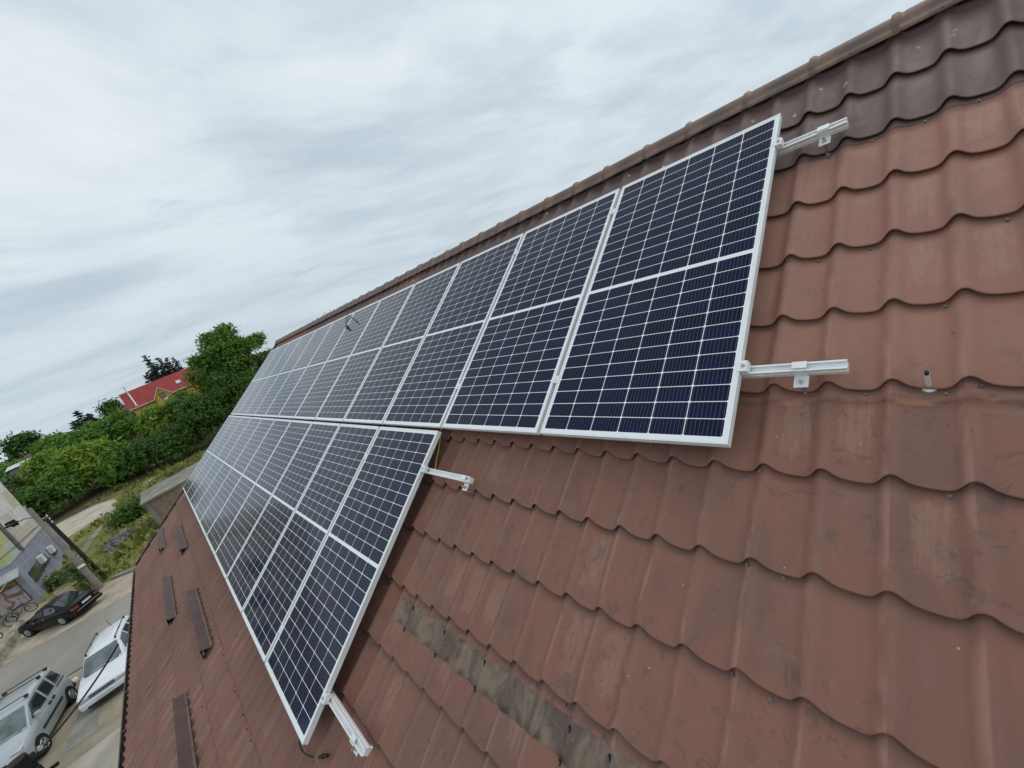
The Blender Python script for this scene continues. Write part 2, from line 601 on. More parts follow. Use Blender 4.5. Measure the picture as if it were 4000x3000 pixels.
def roof_sheet():
    tt = np.array([0, .05, .1, .18, .27, .38, .5, .6, .69, .75, .8, .84, .88, .92, .96])
    us = []
    k0 = int(math.floor((U0 - WAVE0) / WAVEP))
    k1 = int(math.ceil((U1 - WAVE0) / WAVEP))
    for k in range(k0, k1 + 1):
        us += list(WAVE0 + (k + tt) * WAVEP)
    us = np.array([q for q in us if U0 < q < U1])
    us = np.concatenate([[U0], us, [U1]])
    rows = []                              # (v, base n, weight of the wave)
    kk0 = int(math.floor((VE - LIP0) / LIPP))
    kk1 = int(math.ceil((VR - LIP0) / LIPP))
    for k in range(kk0, kk1 + 1):
        vl = LIP0 + k * LIPP
        cand = [(vl + .070, -.1085), (vl - .0008, -.1060), (vl - .0010, -.1022), (vl + .0022, -.1004), (vl + .0040, -.1003), (vl + .010, -.1007)]
        cand += [(vl + s * LIPP, -.10 - .027 * s) for s in (.12, .4, .7, .9)]
        cand += [(vl + LIPP - .004, -.1268), (vl + LIPP + .072, -.1325)]
        ext = []
        for edge, hgt in ((0.252, .0028), (1.699, .0032)):
            if vl < edge < vl + LIPP:
                s = (edge - vl) / LIPP
                ext += [(edge - .0004, -.10 - .027 * s), (edge + .0004, -.10 - .027 * s + hgt)]
                cand = [(a, b + (hgt if a > edge and a < vl + LIPP - .001 else 0)) for a, b in cand]
        cand = sorted(cand[3:-1] + ext) if ext else cand[3:-1]
        rows += [(vl + .070, -.1085), (vl - .0008, -.1060), (vl - .0010, -.1022)] + cand + [(vl + LIPP + .072, -.1325)]
    rows = [r for r in rows if VE <= r[0] <= VR]
    rows = [(VE, rows[0][1])] + rows + [(VR, rows[-1][1])]
    v = np.array([r[0] for r in rows])
    b = np.array([r[1] for r in rows])
    nu, nv = len(us), len(v)
    pw_ = pwave(us)
    UU, VV = np.meshgrid(us, v)
    sv = np.mod(v - LIP0 + .0012, LIPP) / LIPP
    ds = dwave(sv)
    under = (sv * LIPP < .09) & (b < -.1245)
    ds = np.where(under, dwave(1.0), ds)
    NN = b[:, None] + ds[:, None] * pw_[None, :] - np.where(b < -.1245, .31 * DEPTH * np.clip((sv - .3) / .7, 0, 1), 0)[:, None] * 0
    NN = NN + 0.0011 * np.sin(UU * 5.3 + 2 * np.sin(VV * 1.7)) * np.sin(VV * 4.1 + UU * 0.7) + 0.0007 * np.sin(UU * 19 + VV * 3) * np.sin(VV * 11 - UU * 2)
    wt = np.clip(1 - sv / .12, 0, 1) + np.clip((sv - .9) / .085, 0, 1)
    wt = np.where(sv * LIPP < .032, 1.0, wt)
    VV = VV + LIPV * np.minimum(wt, 1)[:, None] * pw_[None, :]
    VV = VV + 0.0016 * np.sin(UU * 2.9 + np.round(VV * 2.8) * 1.3) + 0.0008 * np.sin(UU * 13.0 + np.round(VV * 2.8) * 2.1)
    co = np.stack([UU, VV, NN], -1).reshape(-1, 3)
    me = bpy.data.meshes.new('roof')
    me.vertices.add(len(co))
    me.vertices.foreach_set('co', co.ravel())
    i = np.arange(nv - 1)[:, None] * nu + np.arange(nu - 1)[None, :]
    q = np.stack([i, i + 1, i + nu + 1, i + nu], -1).reshape(-1, 4)
    me.loops.add(q.size)
    me.loops.foreach_set('vertex_index', q.ravel())
    me.polygons.add(len(q))
    me.polygons.foreach_set('loop_start', np.arange(0, q.size, 4))
    me.polygons.foreach_set('loop_total', np.full(len(q), 4))
    me.polygons.foreach_set('use_smooth', np.ones(len(q), bool))
    me.update()
    me.validate()
    me.materials.append(M['tile'])
    return me


roof = link('roof', roof_sheet(), house)
roof.location = W(0, 0, 0)
roof.rotation_euler = RROT

# other slope, walls, gables
RY = 2.56 * CP + 0.16 * SP                 # ridge line in world Y
RZ = 2.56 * SP - 0.16 * CP + Z0
EY = VE * CP + 0.12 * SP
EZ = VE * SP - 0.12 * CP + Z0
b = MB()
b.extrude([(U0, RY, RZ), (U0, RY + (RY - EY), EZ), (U0, RY + (RY - EY), EZ - .05), (U0, RY, RZ - .05)], (U1 - U0, 0, 0))
b.build('rear_roof', mat('rear_tile', (0.2, 0.112, 0.087), .5), house)
b = MB()
b.extrude([(U0 + .3, EY + .55, 0), (U0 + .3, EY + .55, EZ + .22), (U0 + .3, RY, RZ - .25), (U0 + .3, 2 * RY - EY - .55, EZ + .22), (U0 + .3, 2 * RY - EY - .55, 0)], (U1 - U0 - .6, 0, 0))
b.build('wall', mat('plaster', (0.55, 0.5, 0.42), .85, 0, .2, .06, 1.2, .1), house)
b = MB()                                   # soffit, fascia, verge board
b.box((0.5 * (U0 + U1), EY + .3, EZ - .1), (U1 - U0, .6, .03))
b.build('soffit', M['gutter'], house)
b = MB()
b.extrude([(U0 - .035, VE, -.095), (U0 + .03, VE, -.095), (U0 + .03, VE, -.089), (U0 - .041, VE, -.089), (U0 - .041, VE, -.25), (U0 - .035, VE, -.25)], (0, VR - VE - .03, 0))
o = b.build('verge_trim', M['gutter'], house)
o.location = W(0, 0, 0)
o.rotation_euler = RROT
# gutter: half round trough hung below the sheet edge
gy, gz = (VE - .055) * CP + .16 * SP, (VE - .055) * SP - .16 * CP + Z0 - .02
b = MB()
prof = []
for i in range(13):
    a = math.pi * i / 12
    prof.append((math.cos(a) * .068, -math.sin(a) * .068))
prof2 = [(q[0] * .95, q[1] * .95) for q in prof[::-1]]
poly = [(U0 - .12, gy + a, gz + c) for a, c in prof + prof2]
b.loft([poly, [(U1, p_[1], p_[2]) for p_ in poly]], True, True)
b.tube((U0 - .12, gy - .068, gz + .004), (U1, gy - .068, gz + .004), .009, n=8)
for k in range(17):
    xx = U0 + .2 + k * .95
    b.box((xx, gy, gz + .006), (.025, .14, .004))
b.build('gutter', M['gutter'], house, smooth=False)

# ridge caps, one piece every 0.37 m
CV, CN, CR = 2.535, -0.163, 0.090


def ridge_piece():
    """roll centred on (CV, CN) with a flat flange on the front slope and one on the rear slope"""
    b = MB()
    L = 0.40
    st = [(0.0, 1.08), (0.006, 1.11), (0.024, 1.125), (0.034, 1.03), (0.044, .965), (0.06, .99), (0.2, .99), (L, .98)]
    rings = []
    for x_, k in st:
        d = (k - 1) * .05
        ring = [(x_, CV - .108, -.099 + d), (x_, CV - .107, -.0925 + d), (x_, CV - .062, -.0915 + d)]
        a0 = math.atan2(-.0915 - CN, -.056)
        for a in np.linspace(a0, a0 - R(205), 18):
            ring.append((x_, CV + CR * k * math.cos(a), CN + CR * k * math.sin(a)))
        e = ring[-1]
        ring.append((x_, e[1] + .035 * math.cos(2 * ROOF_PITCH), e[2] - .035 * math.sin(2 * ROOF_PITCH)))
        rings.append(ring)
    b.loft(rings, False, False)
    return b


rp = ridge_piece().mesh('ridge_cap', M['ridge'], True)
k = 0
for i in range(-37, 8):
    o = link('ridge_cap', rp, roof)
    o.location = (0.079 + 0.3705 * i + random.uniform(-.004, .004) - .0, random.uniform(-.002, .002), random.uniform(0, .003))
    o.rotation_euler = (0, 0, R(random.uniform(-.35, .35)))

# roofing screws with washers, where the photograph shows them
SCREWS = [(0.082, 0.295), (0.221, 0.287), (0.392, 0.288), (0.595, 0.284), (0.671, 0.299), (0.086, -0.053), (0.593, -0.066), (0.083, -0.41),
          (0.102, 1.718), (0.212, 1.691), (0.384, 1.694), (0.567, 1.695), (0.729, 1.7), (0.094, 1.372), (0.209, 0.992), (0.389, 0.995), (0.089, 1.019),
          (0.603, 0.641), (0.766, 0.99), (0.084, 0.662), (0.084, -0.411), (0.191, -0.421), (0.081, -0.766), (0.187, -0.788), (-0.692, -1.141),
          (-0.528, -1.137), (-0.334, -1.149), (-1.982, -0.422), (-1.597, -0.421), (-1.239, -0.414), (-1.011, -0.412), (-0.701, -0.426), (-1.015, -0.766),
          (-1.787, -1.134), (-1.595, -1.136), (-2.118, -0.404), (-2.126, -1.477), (-2.115, -1.124), (-1.962, -1.132), (-1.414, -1.131), (-1.241, -1.13),
          (-1.023, -1.481), (-1.051, -1.133), (-0.875, -1.136), (-5.521, -2.591), (-5.32, -2.585), (-4.964, -2.585), (-4.583, -2.587), (-4.399, -2.588),
          (-4.234, -2.591), (-3.848, -2.586), (-3.469, -2.584), (-3.271, -2.587), (-3.124, -2.588), (-6.648, -2.955), (-4.416, -2.969), (-6.655, -3.33),
          (0.642, 2.446), (0.282, 2.445), (-0.29, 2.441)]
sb = MB()
sb.tube((0, 0, 0), (0, 0, .0022), .0085, n=14)
sb.tube((0, 0, .0022), (0, 0, .0038), .0075, .0068, n=14)
sb.tube((0, 0, .0038), (0, 0, .0095), .0046, .0042, n=6)
sme = sb.mesh('screw', M['steel'], False)
sme2 = sme.copy()
sme.materials[0] = mat('screw_steel', (0.2, 0.17, 0.15), .45, .6)
sme2.materials[0] = mat('painted_screw', (0.07, 0.045, 0.04), .5)
for (u, v) in SCREWS:
    o = link('screw', sme2 if v < -2 or v > 2.3 else sme, roof)
    h = hroof(u, v) if v < 2.3 else -.094
    e = .004
    du = (hroof(u + e, v) - hroof(u - e, v)) / (2 * e) if v < 2.3 else 0
    o.location = (u, v, h - .0008)
    o.rotation_euler = (0.05, -math.atan(du) * .8, random.uniform(0, 1))

# grey sealing tape across one course
b = MB()
us = np.arange(-1.905, 0.62, 0.0122)
rings = []
for u in us:
    edge = 0.004 * math.sin(u * 37) + 0.003 * math.sin(u * 91)
    rings.append([(u, vv + edge * (1 if j in (0, 5) else 0), hroof(u, vv) + (.0005 if j in (0, 5) else .0032)) for j, vv in enumerate((-1.299, -1.296, -1.26, -1.21, -1.165, -1.162))])
b.loft(rings, False, False)
o = b.build('sealing_tape', M['tape'], None, smooth=True)
o.location = W(0, 0, 0)
o.rotation_euler = RROT
tag(o, 'grey bitumen sealing tape stuck along one course of the brown tiles', 'sealing tape')
tape = o
for (u, v) in [(-1.739, -1.173), (-1.736, -1.293), (-1.378, -1.177), (-1.38, -1.294), (-1.012, -1.177), (-1.014, -1.293), (-0.464, -1.185), (-0.467, -1.294), (-0.278, -1.182)]:
    b = MB()
    b.tube((0, 0, 0), (0, 0, .004), .0075, .006, n=10)
    b.tube((0, 0, .004), (0, 0, .008), .005, .004, n=6)
    b.blob((.004, -.008, .001), (.005, .013, .004), 8, 5)
    o = b.build('sealed_screw', M['rubber'], tape)
    o.location = (u, v, hroof(u, v) + .003)

# ------------------------------------------------------------------ solar panels
FR = .0115


def panel_frame():
    prof = [(0, 0), (0, -.011), (.0035, -.012), (.0035, -.017), (0, -.018), (0, -.0345), (.026, -.0345), (.026, -.033), (.0125, -.033), (.0125, -.006), (FR, -.0055), (FR, 0)]
    b = MB()
    rings = []
    for (cx, cy, sx, sy) in ((0, 0, 1, 1), (PW, 0, -1, 1), (PW, PH, -1, -1), (0, PH, 1, -1), (0, 0, 1, 1)):
        rings.append([(cx + sx * d, cy + sy * d, z_) for d, z_ in prof])
    n = len(prof)
    vs = [p for rg in rings[:4] for p in rg]
    fs = [(i * n + k, i * n + (k + 1) % n, ((i + 1) % 4) * n + (k + 1) % n, ((i + 1) % 4) * n + k) for i in range(4) for k in range(n)]
    b.add(vs, fs)
    return b


fr0 = panel_frame().build('frame', M['alu'], None)
fr_me = fr0.data
bpy.data.objects.remove(fr0)
lb = MB()
lb.bb((FR - .001, FR - .001, -.0055), (PW - FR + .001, PH - FR + .001, -.0016))
l0 = lb.build('glass', M['cells'], None)
gl_me = l0.data
bpy.data.objects.remove(l0)
ordn = ['first', 'second', 'third', 'fourth', 'fifth', 'sixth', 'seventh', 'eighth', 'ninth', 'tenth', 'eleventh', 'twelfth']
PITCHU = PW + PG
for row, (n_, v0, nn, ust) in {'upper': (12, 0.0, 0.0, 0.0), 'lower': (10, -.041 - PH, .021, -2 * PITCHU + .04)}.items():
    for i in range(n_):
        if i == 0:
            lab = 'solar panel at the near end of the %s row, beside its bare rail ends' % row
        elif i == n_ - 1:
            lab = 'solar panel at the far end of the %s row, farthest from the camera' % row
        elif row == 'upper' and i == 6:
            lab = 'solar panel of the upper row lying under the loose black cable loop'
        else:
            lab = '%s solar panel from the near end of the %s row of panels' % (ordn[i], row)
        r_ = thing('solar_panel', lab, 'solar panel', W(ust - PW - i * PITCHU, v0, nn), RROT, '%s row of solar panels' % row)
        link('frame', fr_me, r_)
        link('glass', gl_me, r_)

# ------------------------------------------------------------------ mounting rails with clamps and feet
RSEC = [(-.020, 0), (-.012, 0), (-.012, -.003), (-.015, -.003), (-.015, -.012), (.015, -.012), (.015, -.003), (.012, -.003), (.012, 0), (.019, 0),
        (.019, -.012), (.016, -.014), (.016, -.020), (.019, -.022), (.019, -.04), (-.019, -.04), (-.019, -.022), (-.016, -.020), (-.016, -.014), (-.019, -.012)]


def rail(label, v, nbase, uend, uedge, npan, foot_u):
    """v: rail line, uend: near cut end, uedge: near edge of the panels, feet at foot_u"""
    top = nbase - .0345
    ufar = uedge - npan * PITCHU + PG - .14
    r_ = thing('mounting_rail', label, 'mounting rail', W(uend, v, top), RROT, 'aluminium rails under the solar panels')
    b = MB()
    poly = [(0, a, c) for a, c in RSEC]
    b.extrude(poly, (ufar - uend, 0, 0))
    b.build('rail_profile', M['alu_side'], r_)
    # end clamp: Z-shaped block gripping the panel edge
    e = uedge - uend
    b = MB()
    prof = [(e - .010, .0375), (e - .010, .0352), (e + .0015, .0352), (e + .0015, .001), (e + .030, .001), (e + .030, .026), (e + .024, .0375)]
    b.extrude([(a, -.026, c) for a, c in prof], (0, .052, 0))
    cl = b.build('end_clamp', M['alu'], r_, bevel=.0012)
    b = MB()
    b.tube((e + .012, 0, .0372), (e + .012, 0, .0405), .0085, n=14)
    b.tube((e + .012, 0, .0405), (e + .012, 0, .046), .006, n=14)
    b.build('bolt', M['steel'], cl)
    mc = None
    for i in range(1, npan):
        um = uedge - i * PITCHU + PG / 2 - uend
        if mc is None:
            b = MB()
            b.box((0, 0, .0363), (PG + .022, .05, .0028))
            b.box((0, 0, .019), (PG - .004, .046, .034))
            b.tube((0, 0, .0375), (0, 0, .043), .0075, n=12)
            o = b.build('mid_clamp', M['alu'], r_)
            mc = o.data
        else:
            o = link('mid_clamp', mc, r_)
        o.location = (um, 0, 0)
    for fu in foot_u:
        lu = fu - uend
        hv = hroof(fu, v - .045) - top
        b = MB()
        b.box((lu, -.0215, -.018), (.05, .004, .052))          # upright leg against the rail
        b.box((lu, -.046, -.042), (.05, .05, .004))            # foot
        b.box((lu, .004, .0065), (.05, .03, .003))             # tab over the rail head
        br = b.build('bracket', M['alu'], r_, bevel=.001)
        b = MB()
        b.tube((lu, -.05, hv + .001), (lu, -.05, -.012), .0050, n=10)
        b.tube((lu, -.05, -.040), (lu, -.05, -.033), .0095, n=6)
        b.tube((lu, -.05, -.051), (lu, -.05, -.044), .0095, n=6)
        b.tube((lu, -.05, hv + .006), (lu, -.05, hv + .013), .0095, n=6)
        b.build('bolt', M['steel'], br)
        b = MB()
        b.tube((lu, -.05, hv - .006), (lu, -.05, hv + .002), .019, n=18)
        b.tube((lu, -.05, hv + .002), (lu, -.05, hv + .0055), .017, .015, n=18)
        b.build('washer', M['steel'], br)
    return r_


feet = lambda f, a: [f] + [a - k_ * .92 for k_ in range(12)]
rail('lower aluminium rail of the upper panel row, ending bare over a bolted foot', .36, 0, .352, 0.0, 12, [.205] + [-.55 - k_ * 1.1 for k_ in range(11)])
rail('top aluminium rail of the upper panel row, ending below the ridge', 1.785, 0, .300, 0.0, 12, [.205] + [-.55 - k_ * 1.1 for k_ in range(11)])
ul = -2 * PITCHU + .04
rail('upper aluminium rail of the lower panel row, short white stub', -.345, .021, -1.54, ul, 10, [-1.60] + [-2.65 - k_ * 1.1 for k_ in range(9)])
rail('bottom aluminium rail of the lower panel row, long open channel stub', -1.832, .021, -1.545, ul, 10, [-1.665] + [-2.65 - k_ * 1.1 for k_ in range(9)])

hb = thing('hanger_bolt', 'single steel hanger bolt with a broad washer standing alone on the brown tiles', 'bolt', W(.556, .312, hroof(.556, .312)), RROT)
b = MB()
b.tube((0, 0, .004), (0, 0, .095), .0072, n=12)
b.build('shank', mat('galvanised', (.85, .84, .80), .4, 0), hb)
b = MB()
b.tube((0, 0, .095), (0, 0, .108), .0066, .0058, n=12)
b.build('tip', M['black'], hb)
b = MB()
b.tube((0, 0, -.006), (0, 0, .0075), .0205, .0195, n=22)
b.tube((0, 0, .0075), (0, 0, .0095), .015, .014, n=20)
b.build('washer', M['alu'], hb)
b = MB()
b.tube((0, 0, .0095), (0, 0, .018), .0105, n=6)
b.build('nut', M['steel'], hb)

# ------------------------------------------------------------------ cables on the roof


def smooth(pts, n=6):
    pts = [Vector(p) for p in pts]
    out = []
    for i in range(len(pts) - 1):
        p0, p1, p2, p3 = pts[max(i - 1, 0)], pts[i], pts[i + 1], pts[min(i + 2, len(pts) - 1)]
        for k in range(n):
            s = k / n
            out.append(.5 * (2 * p1 + (p2 - p0) * s + (2 * p0 - 5 * p1 + 4 * p2 - p3) * s * s + (3 * p1 - p0 - 3 * p2 + p3) * s ** 3))
    return out + [pts[-1]]


def roof_cable(name, label, pts, r, material, plug=None):
    c = thing(name, label, 'cable', W(*pts[0]), RROT)
    o0 = Vector(pts[0])
    b = MB()
    b.path([p - o0 for p in smooth(pts)], r, 8)
    b.build('wire', material, c, smooth=True)
    if plug:
        b = MB()
        p, q = Vector(plug[0]) - o0, Vector(plug[1]) - o0
        b.tube(p, p.lerp(q, .45), r * 2.0, r * 2.3, 10)
        b.tube(p.lerp(q, .45), p.lerp(q, .55), r * 3.0, n=10)
        b.tube(p.lerp(q, .55), q, r * 2.4, r * 2.2, 10)
        b.build('connector', M['black'], c)
    return c


roof_cable('panel_cable', 'black cable loop lying loose over the glass in the upper row',
           [(-5.81, 1.68, .02), (-6.046, 1.786, .03), (-6.246, 1.863, .035), (-6.50, 1.955, .03), (-6.60, 1.93, .02), (-6.476, 1.807, .012), (-6.384, 1.746, .01), (-6.22, 1.65, .01), (-6.102, 1.603, .01), (-5.99, 1.59, .008)],
           .007, M['black'], [(-6.36, 1.735, .014), (-6.2, 1.645, .014)])
roof_cable('panel_cable', 'black cable with a plug hanging from the lowest panel corner onto tiles',
           [(-2.30, -2.05, -.02), (-2.285, -2.16, -.06), (-2.255, -2.198, -.09), (-2.185, -2.186, -.10), (-2.123, -2.161, -.112), (-2.075, -2.134, -.112)],
           .0042, M['black'], [(-2.08, -2.138, -.11), (-1.985, -2.081, -.105)])
roof_cable('earth_wire', 'thin yellow earth wire behind the near edge of the lower panel row',
           [(-2.2, .06, -.03), (-2.17, -.02, -.05), (-2.12, -.16, -.065), (-2.10, -.24, -.07), (-2.075, -.31, -.075), (-2.07, -.345, -.06)], .0035, M['yellow'])

# ------------------------------------------------------------------ snow guards
gb = MB()
GL = 1.925
# tent of sheet metal: foot strip, tall plate, short leg
prof = [(.025, .001), (0, .001), (-.052, .086), (-.13, .0)]
ring = [(0, a, c) for a, c in prof] + [(0, a - .003, c - .0035) for a, c in prof[::-1]]
gb.loft([ring, [(GL, p[1], p[2]) for p in ring]], True, True)
g0 = gb.build('plate', M['guard'], None)
gme = g0.data
bpy.data.objects.remove(g0)
tb = MB()
for k_ in range(3):
    tb.box((.25 + k_ * .7, .012, .004), (.016, .016, .007))
tme = tb.mesh('fastener', M['gutter'])
strip = MB()
strip.extrude([(0, -.002, .002), (0, .026, .002), (0, .026, .0045), (0, -.002, .0045)], (GL, 0, 0))
sme3 = strip.mesh('foot_strip', mat('weathered_edge', (.17, .115, .095), .6))
for (u, v, lab) in [(-4.96, -2.665, 'snow guard of the upper line, beside the lower panel row'),
                    (-9.02, -2.615, 'farther snow guard of the upper line, beside the panel row'),
                    (-3.06, -3.12, 'nearest snow guard, cut off by the lower photo edge'),
                    (-7.05, -3.1, 'middle snow guard of the line next to the eave'),
                    (-11.07, -3.125, 'far small snow guard at the eave by the roof corner')]:
    g = thing('snow_guard', 'brown sheet metal ' + lab, 'snow guard', W(u - GL, v, -.099 - .02 * (((v - LIP0) / LIPP) % 1)), RROT, 'brown snow guards below the panels')
    link('plate', gme, g)
    link('foot_strip', sme3, g)
    link('fastener', tme, g)
#@@PART2@@
# ================================================================== the street below and the hill behind


def structure(name, o):
    o['kind'] = 'structure'
    return o


def terrain(x, y):
    s = min(max((-88 - x) / 70.0, 0.0), 1.0)
    return 11.5 * (s * s * (3 - 2 * s) * .55 + s * .45)


def grass_material():
    m_ = bpy.data.materials.new('rough_grass')
    m_.use_nodes = True
    t = NT(m_.node_tree)
    p = t.n['Principled BSDF']
    co = t.node('ShaderNodeTexCoord').outputs['Object']
    f = t.noise(co, .32, 8, .65, .6)
    c = t.mix(t.step(f, .38, .6), (.14, .19, .045), (.27, .25, .09))
    f2 = t.noise(t.mapping(co, loc=(31, 7, 0)), .55, 7, .65, .8)
    c = t.mix(t.math('MULTIPLY', t.step(f2, .52, .64), .85), c, (.30, .25, .15))
    f3 = t.noise(co, 5, 6, .7)
    c = t.mix(t.math('MULTIPLY', t.step(f3, .5, .75), .5), c, (.10, .145, .035))
    x, y, z = t.xyz(co)
    c = t.mix(t.step(x, -84, -92), c, t.mix(t.step(f3, .35, .6), (.06, .055, .03), (.15, .12, .075)))
    t.put(p.inputs['Base Color'], c)
    p.inputs['Roughness'].default_value = .95
    p.inputs['Specular IOR Level'].default_value = .1
    b = t.node('ShaderNodeBump')
    b.inputs['Distance'].default_value = .12
    b.inputs['Strength'].default_value = .7
    t.put(b.inputs['Height'], f3)
    t.put(p.inputs['Normal'], b.outputs[0])
    return m_


M['grass'] = grass_material()
M['dirt'] = mat('dusty_dirt', (.44, .38, .29), .95, 0, .1, .13, .9, .4, 6)
M['dirt2'] = mat('trodden_dirt', (.30, .262, .195), .95, 0, .1, .16, .6, .4, 4)
M['asphalt'] = mat('dusty_asphalt', (.305, .285, .245), .9, 0, .2, .07, .35, .2, 40)
M['pale'] = mat('pale_slab', (.52, .47, .38), .95, 0, .1, .12, .5, .3, 4)
M['concrete'] = mat('old_concrete', (.37, .34, .285), .9, 0, .2, .12, .8, .3, 9)
M['concrete_dark'] = mat('weathered_concrete', (.27, .255, .225), .9, 0, .2, .15, .7, .3, 9)

xs = np.concatenate([np.linspace(-700, -190, 12), np.linspace(-180, -60, 61), np.linspace(-55, 60, 12), [150, 400, 700]])
ys = np.concatenate([np.linspace(-700, -90, 12), np.linspace(-80, 80, 41), np.linspace(100, 700, 12)])
b = MB()
for yy in ys:
    for xx in xs:
        b.v.append((xx, yy, terrain(xx, yy) - (.02 if xx > -88 else 0) + (.35 * math.sin(xx * .31 + yy * .2) * math.sin(yy * .23) if xx < -95 else 0)))
nx = len(xs)
for j in range(len(ys) - 1):
    for i in range(nx - 1):
        b.f.append((j * nx + i, j * nx + i + 1, (j + 1) * nx + i + 1, (j + 1) * nx + i))
structure('ground', b.build('ground', M['grass'], smooth=True))


def sheet(name, pts, z, m_, kerb=0.0):
    b = MB()
    if kerb:
        b.extrude([(p[0], p[1], -.05) for p in pts], (0, 0, kerb + .05))
    else:
        b.quad(*[(p[0], p[1], z) for p in pts])
    return structure(name, b.build(name, m_, fixn=bool(kerb)))


def road_x(y, x10):
    return x10 + (y + 10) * .31


sheet('dirt_verge', [(road_x(-40, -35.4), -40), (road_x(-40, -35.4) - 6, -40), (-47.3, -16), (-46.2, -13.2), (-43.2, -11.2), (-40.9, -9), (-39.4, -7.4), (road_x(40, -38.6), 40), (road_x(40, -35.4), 40)], .004, M['dirt'])
sheet('road', [(road_x(-60, -35.7), -60), (road_x(60, -35.7), 60), (road_x(60, -28.6), 60), (road_x(-60, -28.6), -60)], .009, M['asphalt'])
sheet('parking_ground', [(road_x(-40, -28.8), -40), (road_x(40, -28.8), 40), (-12, 40), (-12, -40)], .004, M['dirt2'])
sheet('pavement', [(road_x(-40, -20.3) + 5, -40), (road_x(-40, -28.8) + 14.5, -40), (-12, -2.2), (-19.2, 6), (-20.35, -9)], 0, M['concrete'], .1)
sheet('kerb', [(road_x(-12, -28.75), -12), (road_x(-5, -28.75), -5), (road_x(-5, -28.6), -5), (road_x(-12, -28.6), -12)], 0, M['concrete_dark'], .07)
sheet('concrete_apron', [(-27.6, -8.75), (-24.4, -8.9), (-21.6, -9.2), (-21.4, -8.2), (-24.5, -8.2), (-27.3, -8.1)], .012, M['concrete_dark'])
sheet('concrete_slab', [(-70.5, -14.6), (-73, -11.2), (-74.5, -10.2), (-79, -10.7), (-80.2, -10.1), (-83, -10.6), (-88.5, -13.4), (-88, -17.5), (-80, -18)], .008, M['pale'])
sheet('path', [(-70, -10.4), (-71.5, -9.6), (-78, -6.8), (-84, -5.6), (-84, -6.6), (-79, -7.8), (-73.5, -10.9)], .012, M['dirt'])
sheet('footpath', [(-43, -11.4), (-46.8, -12.7), (-60.5, -11.9), (-66, -11.3), (-66, -10.5), (-60, -11.2), (-47, -11.9), (-43.2, -10.8)], .012, M['dirt2'])
sheet('kerb_stones', [(-39.4, -7.4), (-40.8, -8.7), (-41.1, -8.4), (-39.7, -7.0)], 0, M['concrete_dark'], .12)

# ------------------------------------------------------------------ foliage


def leaf_material(name, dark, light, accent=None, amount=.06):
    m_ = bpy.data.materials.new(name)
    m_.use_nodes = True
    t = NT(m_.node_tree)
    p = t.n['Principled BSDF']
    rnd = t.node('ShaderNodeNewGeometry').outputs['Random Per Island']
    c = t.mix(rnd, dark, light)
    co = t.node('ShaderNodeTexCoord').outputs['Object']
    f = t.noise(co, .55, 3, .5)
    c = t.mix(t.step(f, .4, .62), c, t.mix(.55, c, light))
    if accent:
        k = t.math('MULTIPLY', t.math('GREATER_THAN', t.math('FRACT', t.math('MULTIPLY', rnd, 17.3)), 1 - amount), t.step(t.noise(co, .8, 2), .45, .55))
        c = t.mix(k, c, accent)
    t.put(p.inputs['Base Color'], c)
    p.inputs['Roughness'].default_value = .6
    p.inputs['Specular IOR Level'].default_value = .25
    p.inputs['Subsurface Weight'].default_value = 0
    tr = t.node('ShaderNodeBsdfTranslucent')
    t.put(tr.inputs['Color'], t.mix(.5, c, light))
    ms = t.node('ShaderNodeMixShader')
    ms.inputs[0].default_value = .25
    t.l.new(p.outputs[0], ms.inputs[1])
    t.l.new(tr.outputs[0], ms.inputs[2])
    t.l.new(ms.outputs[0], t.n['Material Output'].inputs[0])
    return m_


M['leaf_mid'] = leaf_material('mid_green_leaves', (.050, .125, .018), (.155, .29, .046))
M['leaf_light'] = leaf_material('light_green_leaves', (.105, .20, .022), (.26, .39, .055), (.38, .33, .04), .10)
M['leaf_dark'] = leaf_material('dark_green_leaves', (.030, .080, .015), (.10, .19, .034))
M['leaf_grey'] = leaf_material('grey_green_leaves', (.075, .13, .035), (.16, .23, .08))
M['needles'] = leaf_material('blue_green_needles', (.030, .052, .038), (.085, .118, .09))
M['weed'] = leaf_material('weeds', (.11, .17, .035), (.27, .28, .08), (.42, .33, .12), .2)
M['bark'] = mat('bark', (.10, .078, .058), .9, 0, .1, .2, 6)


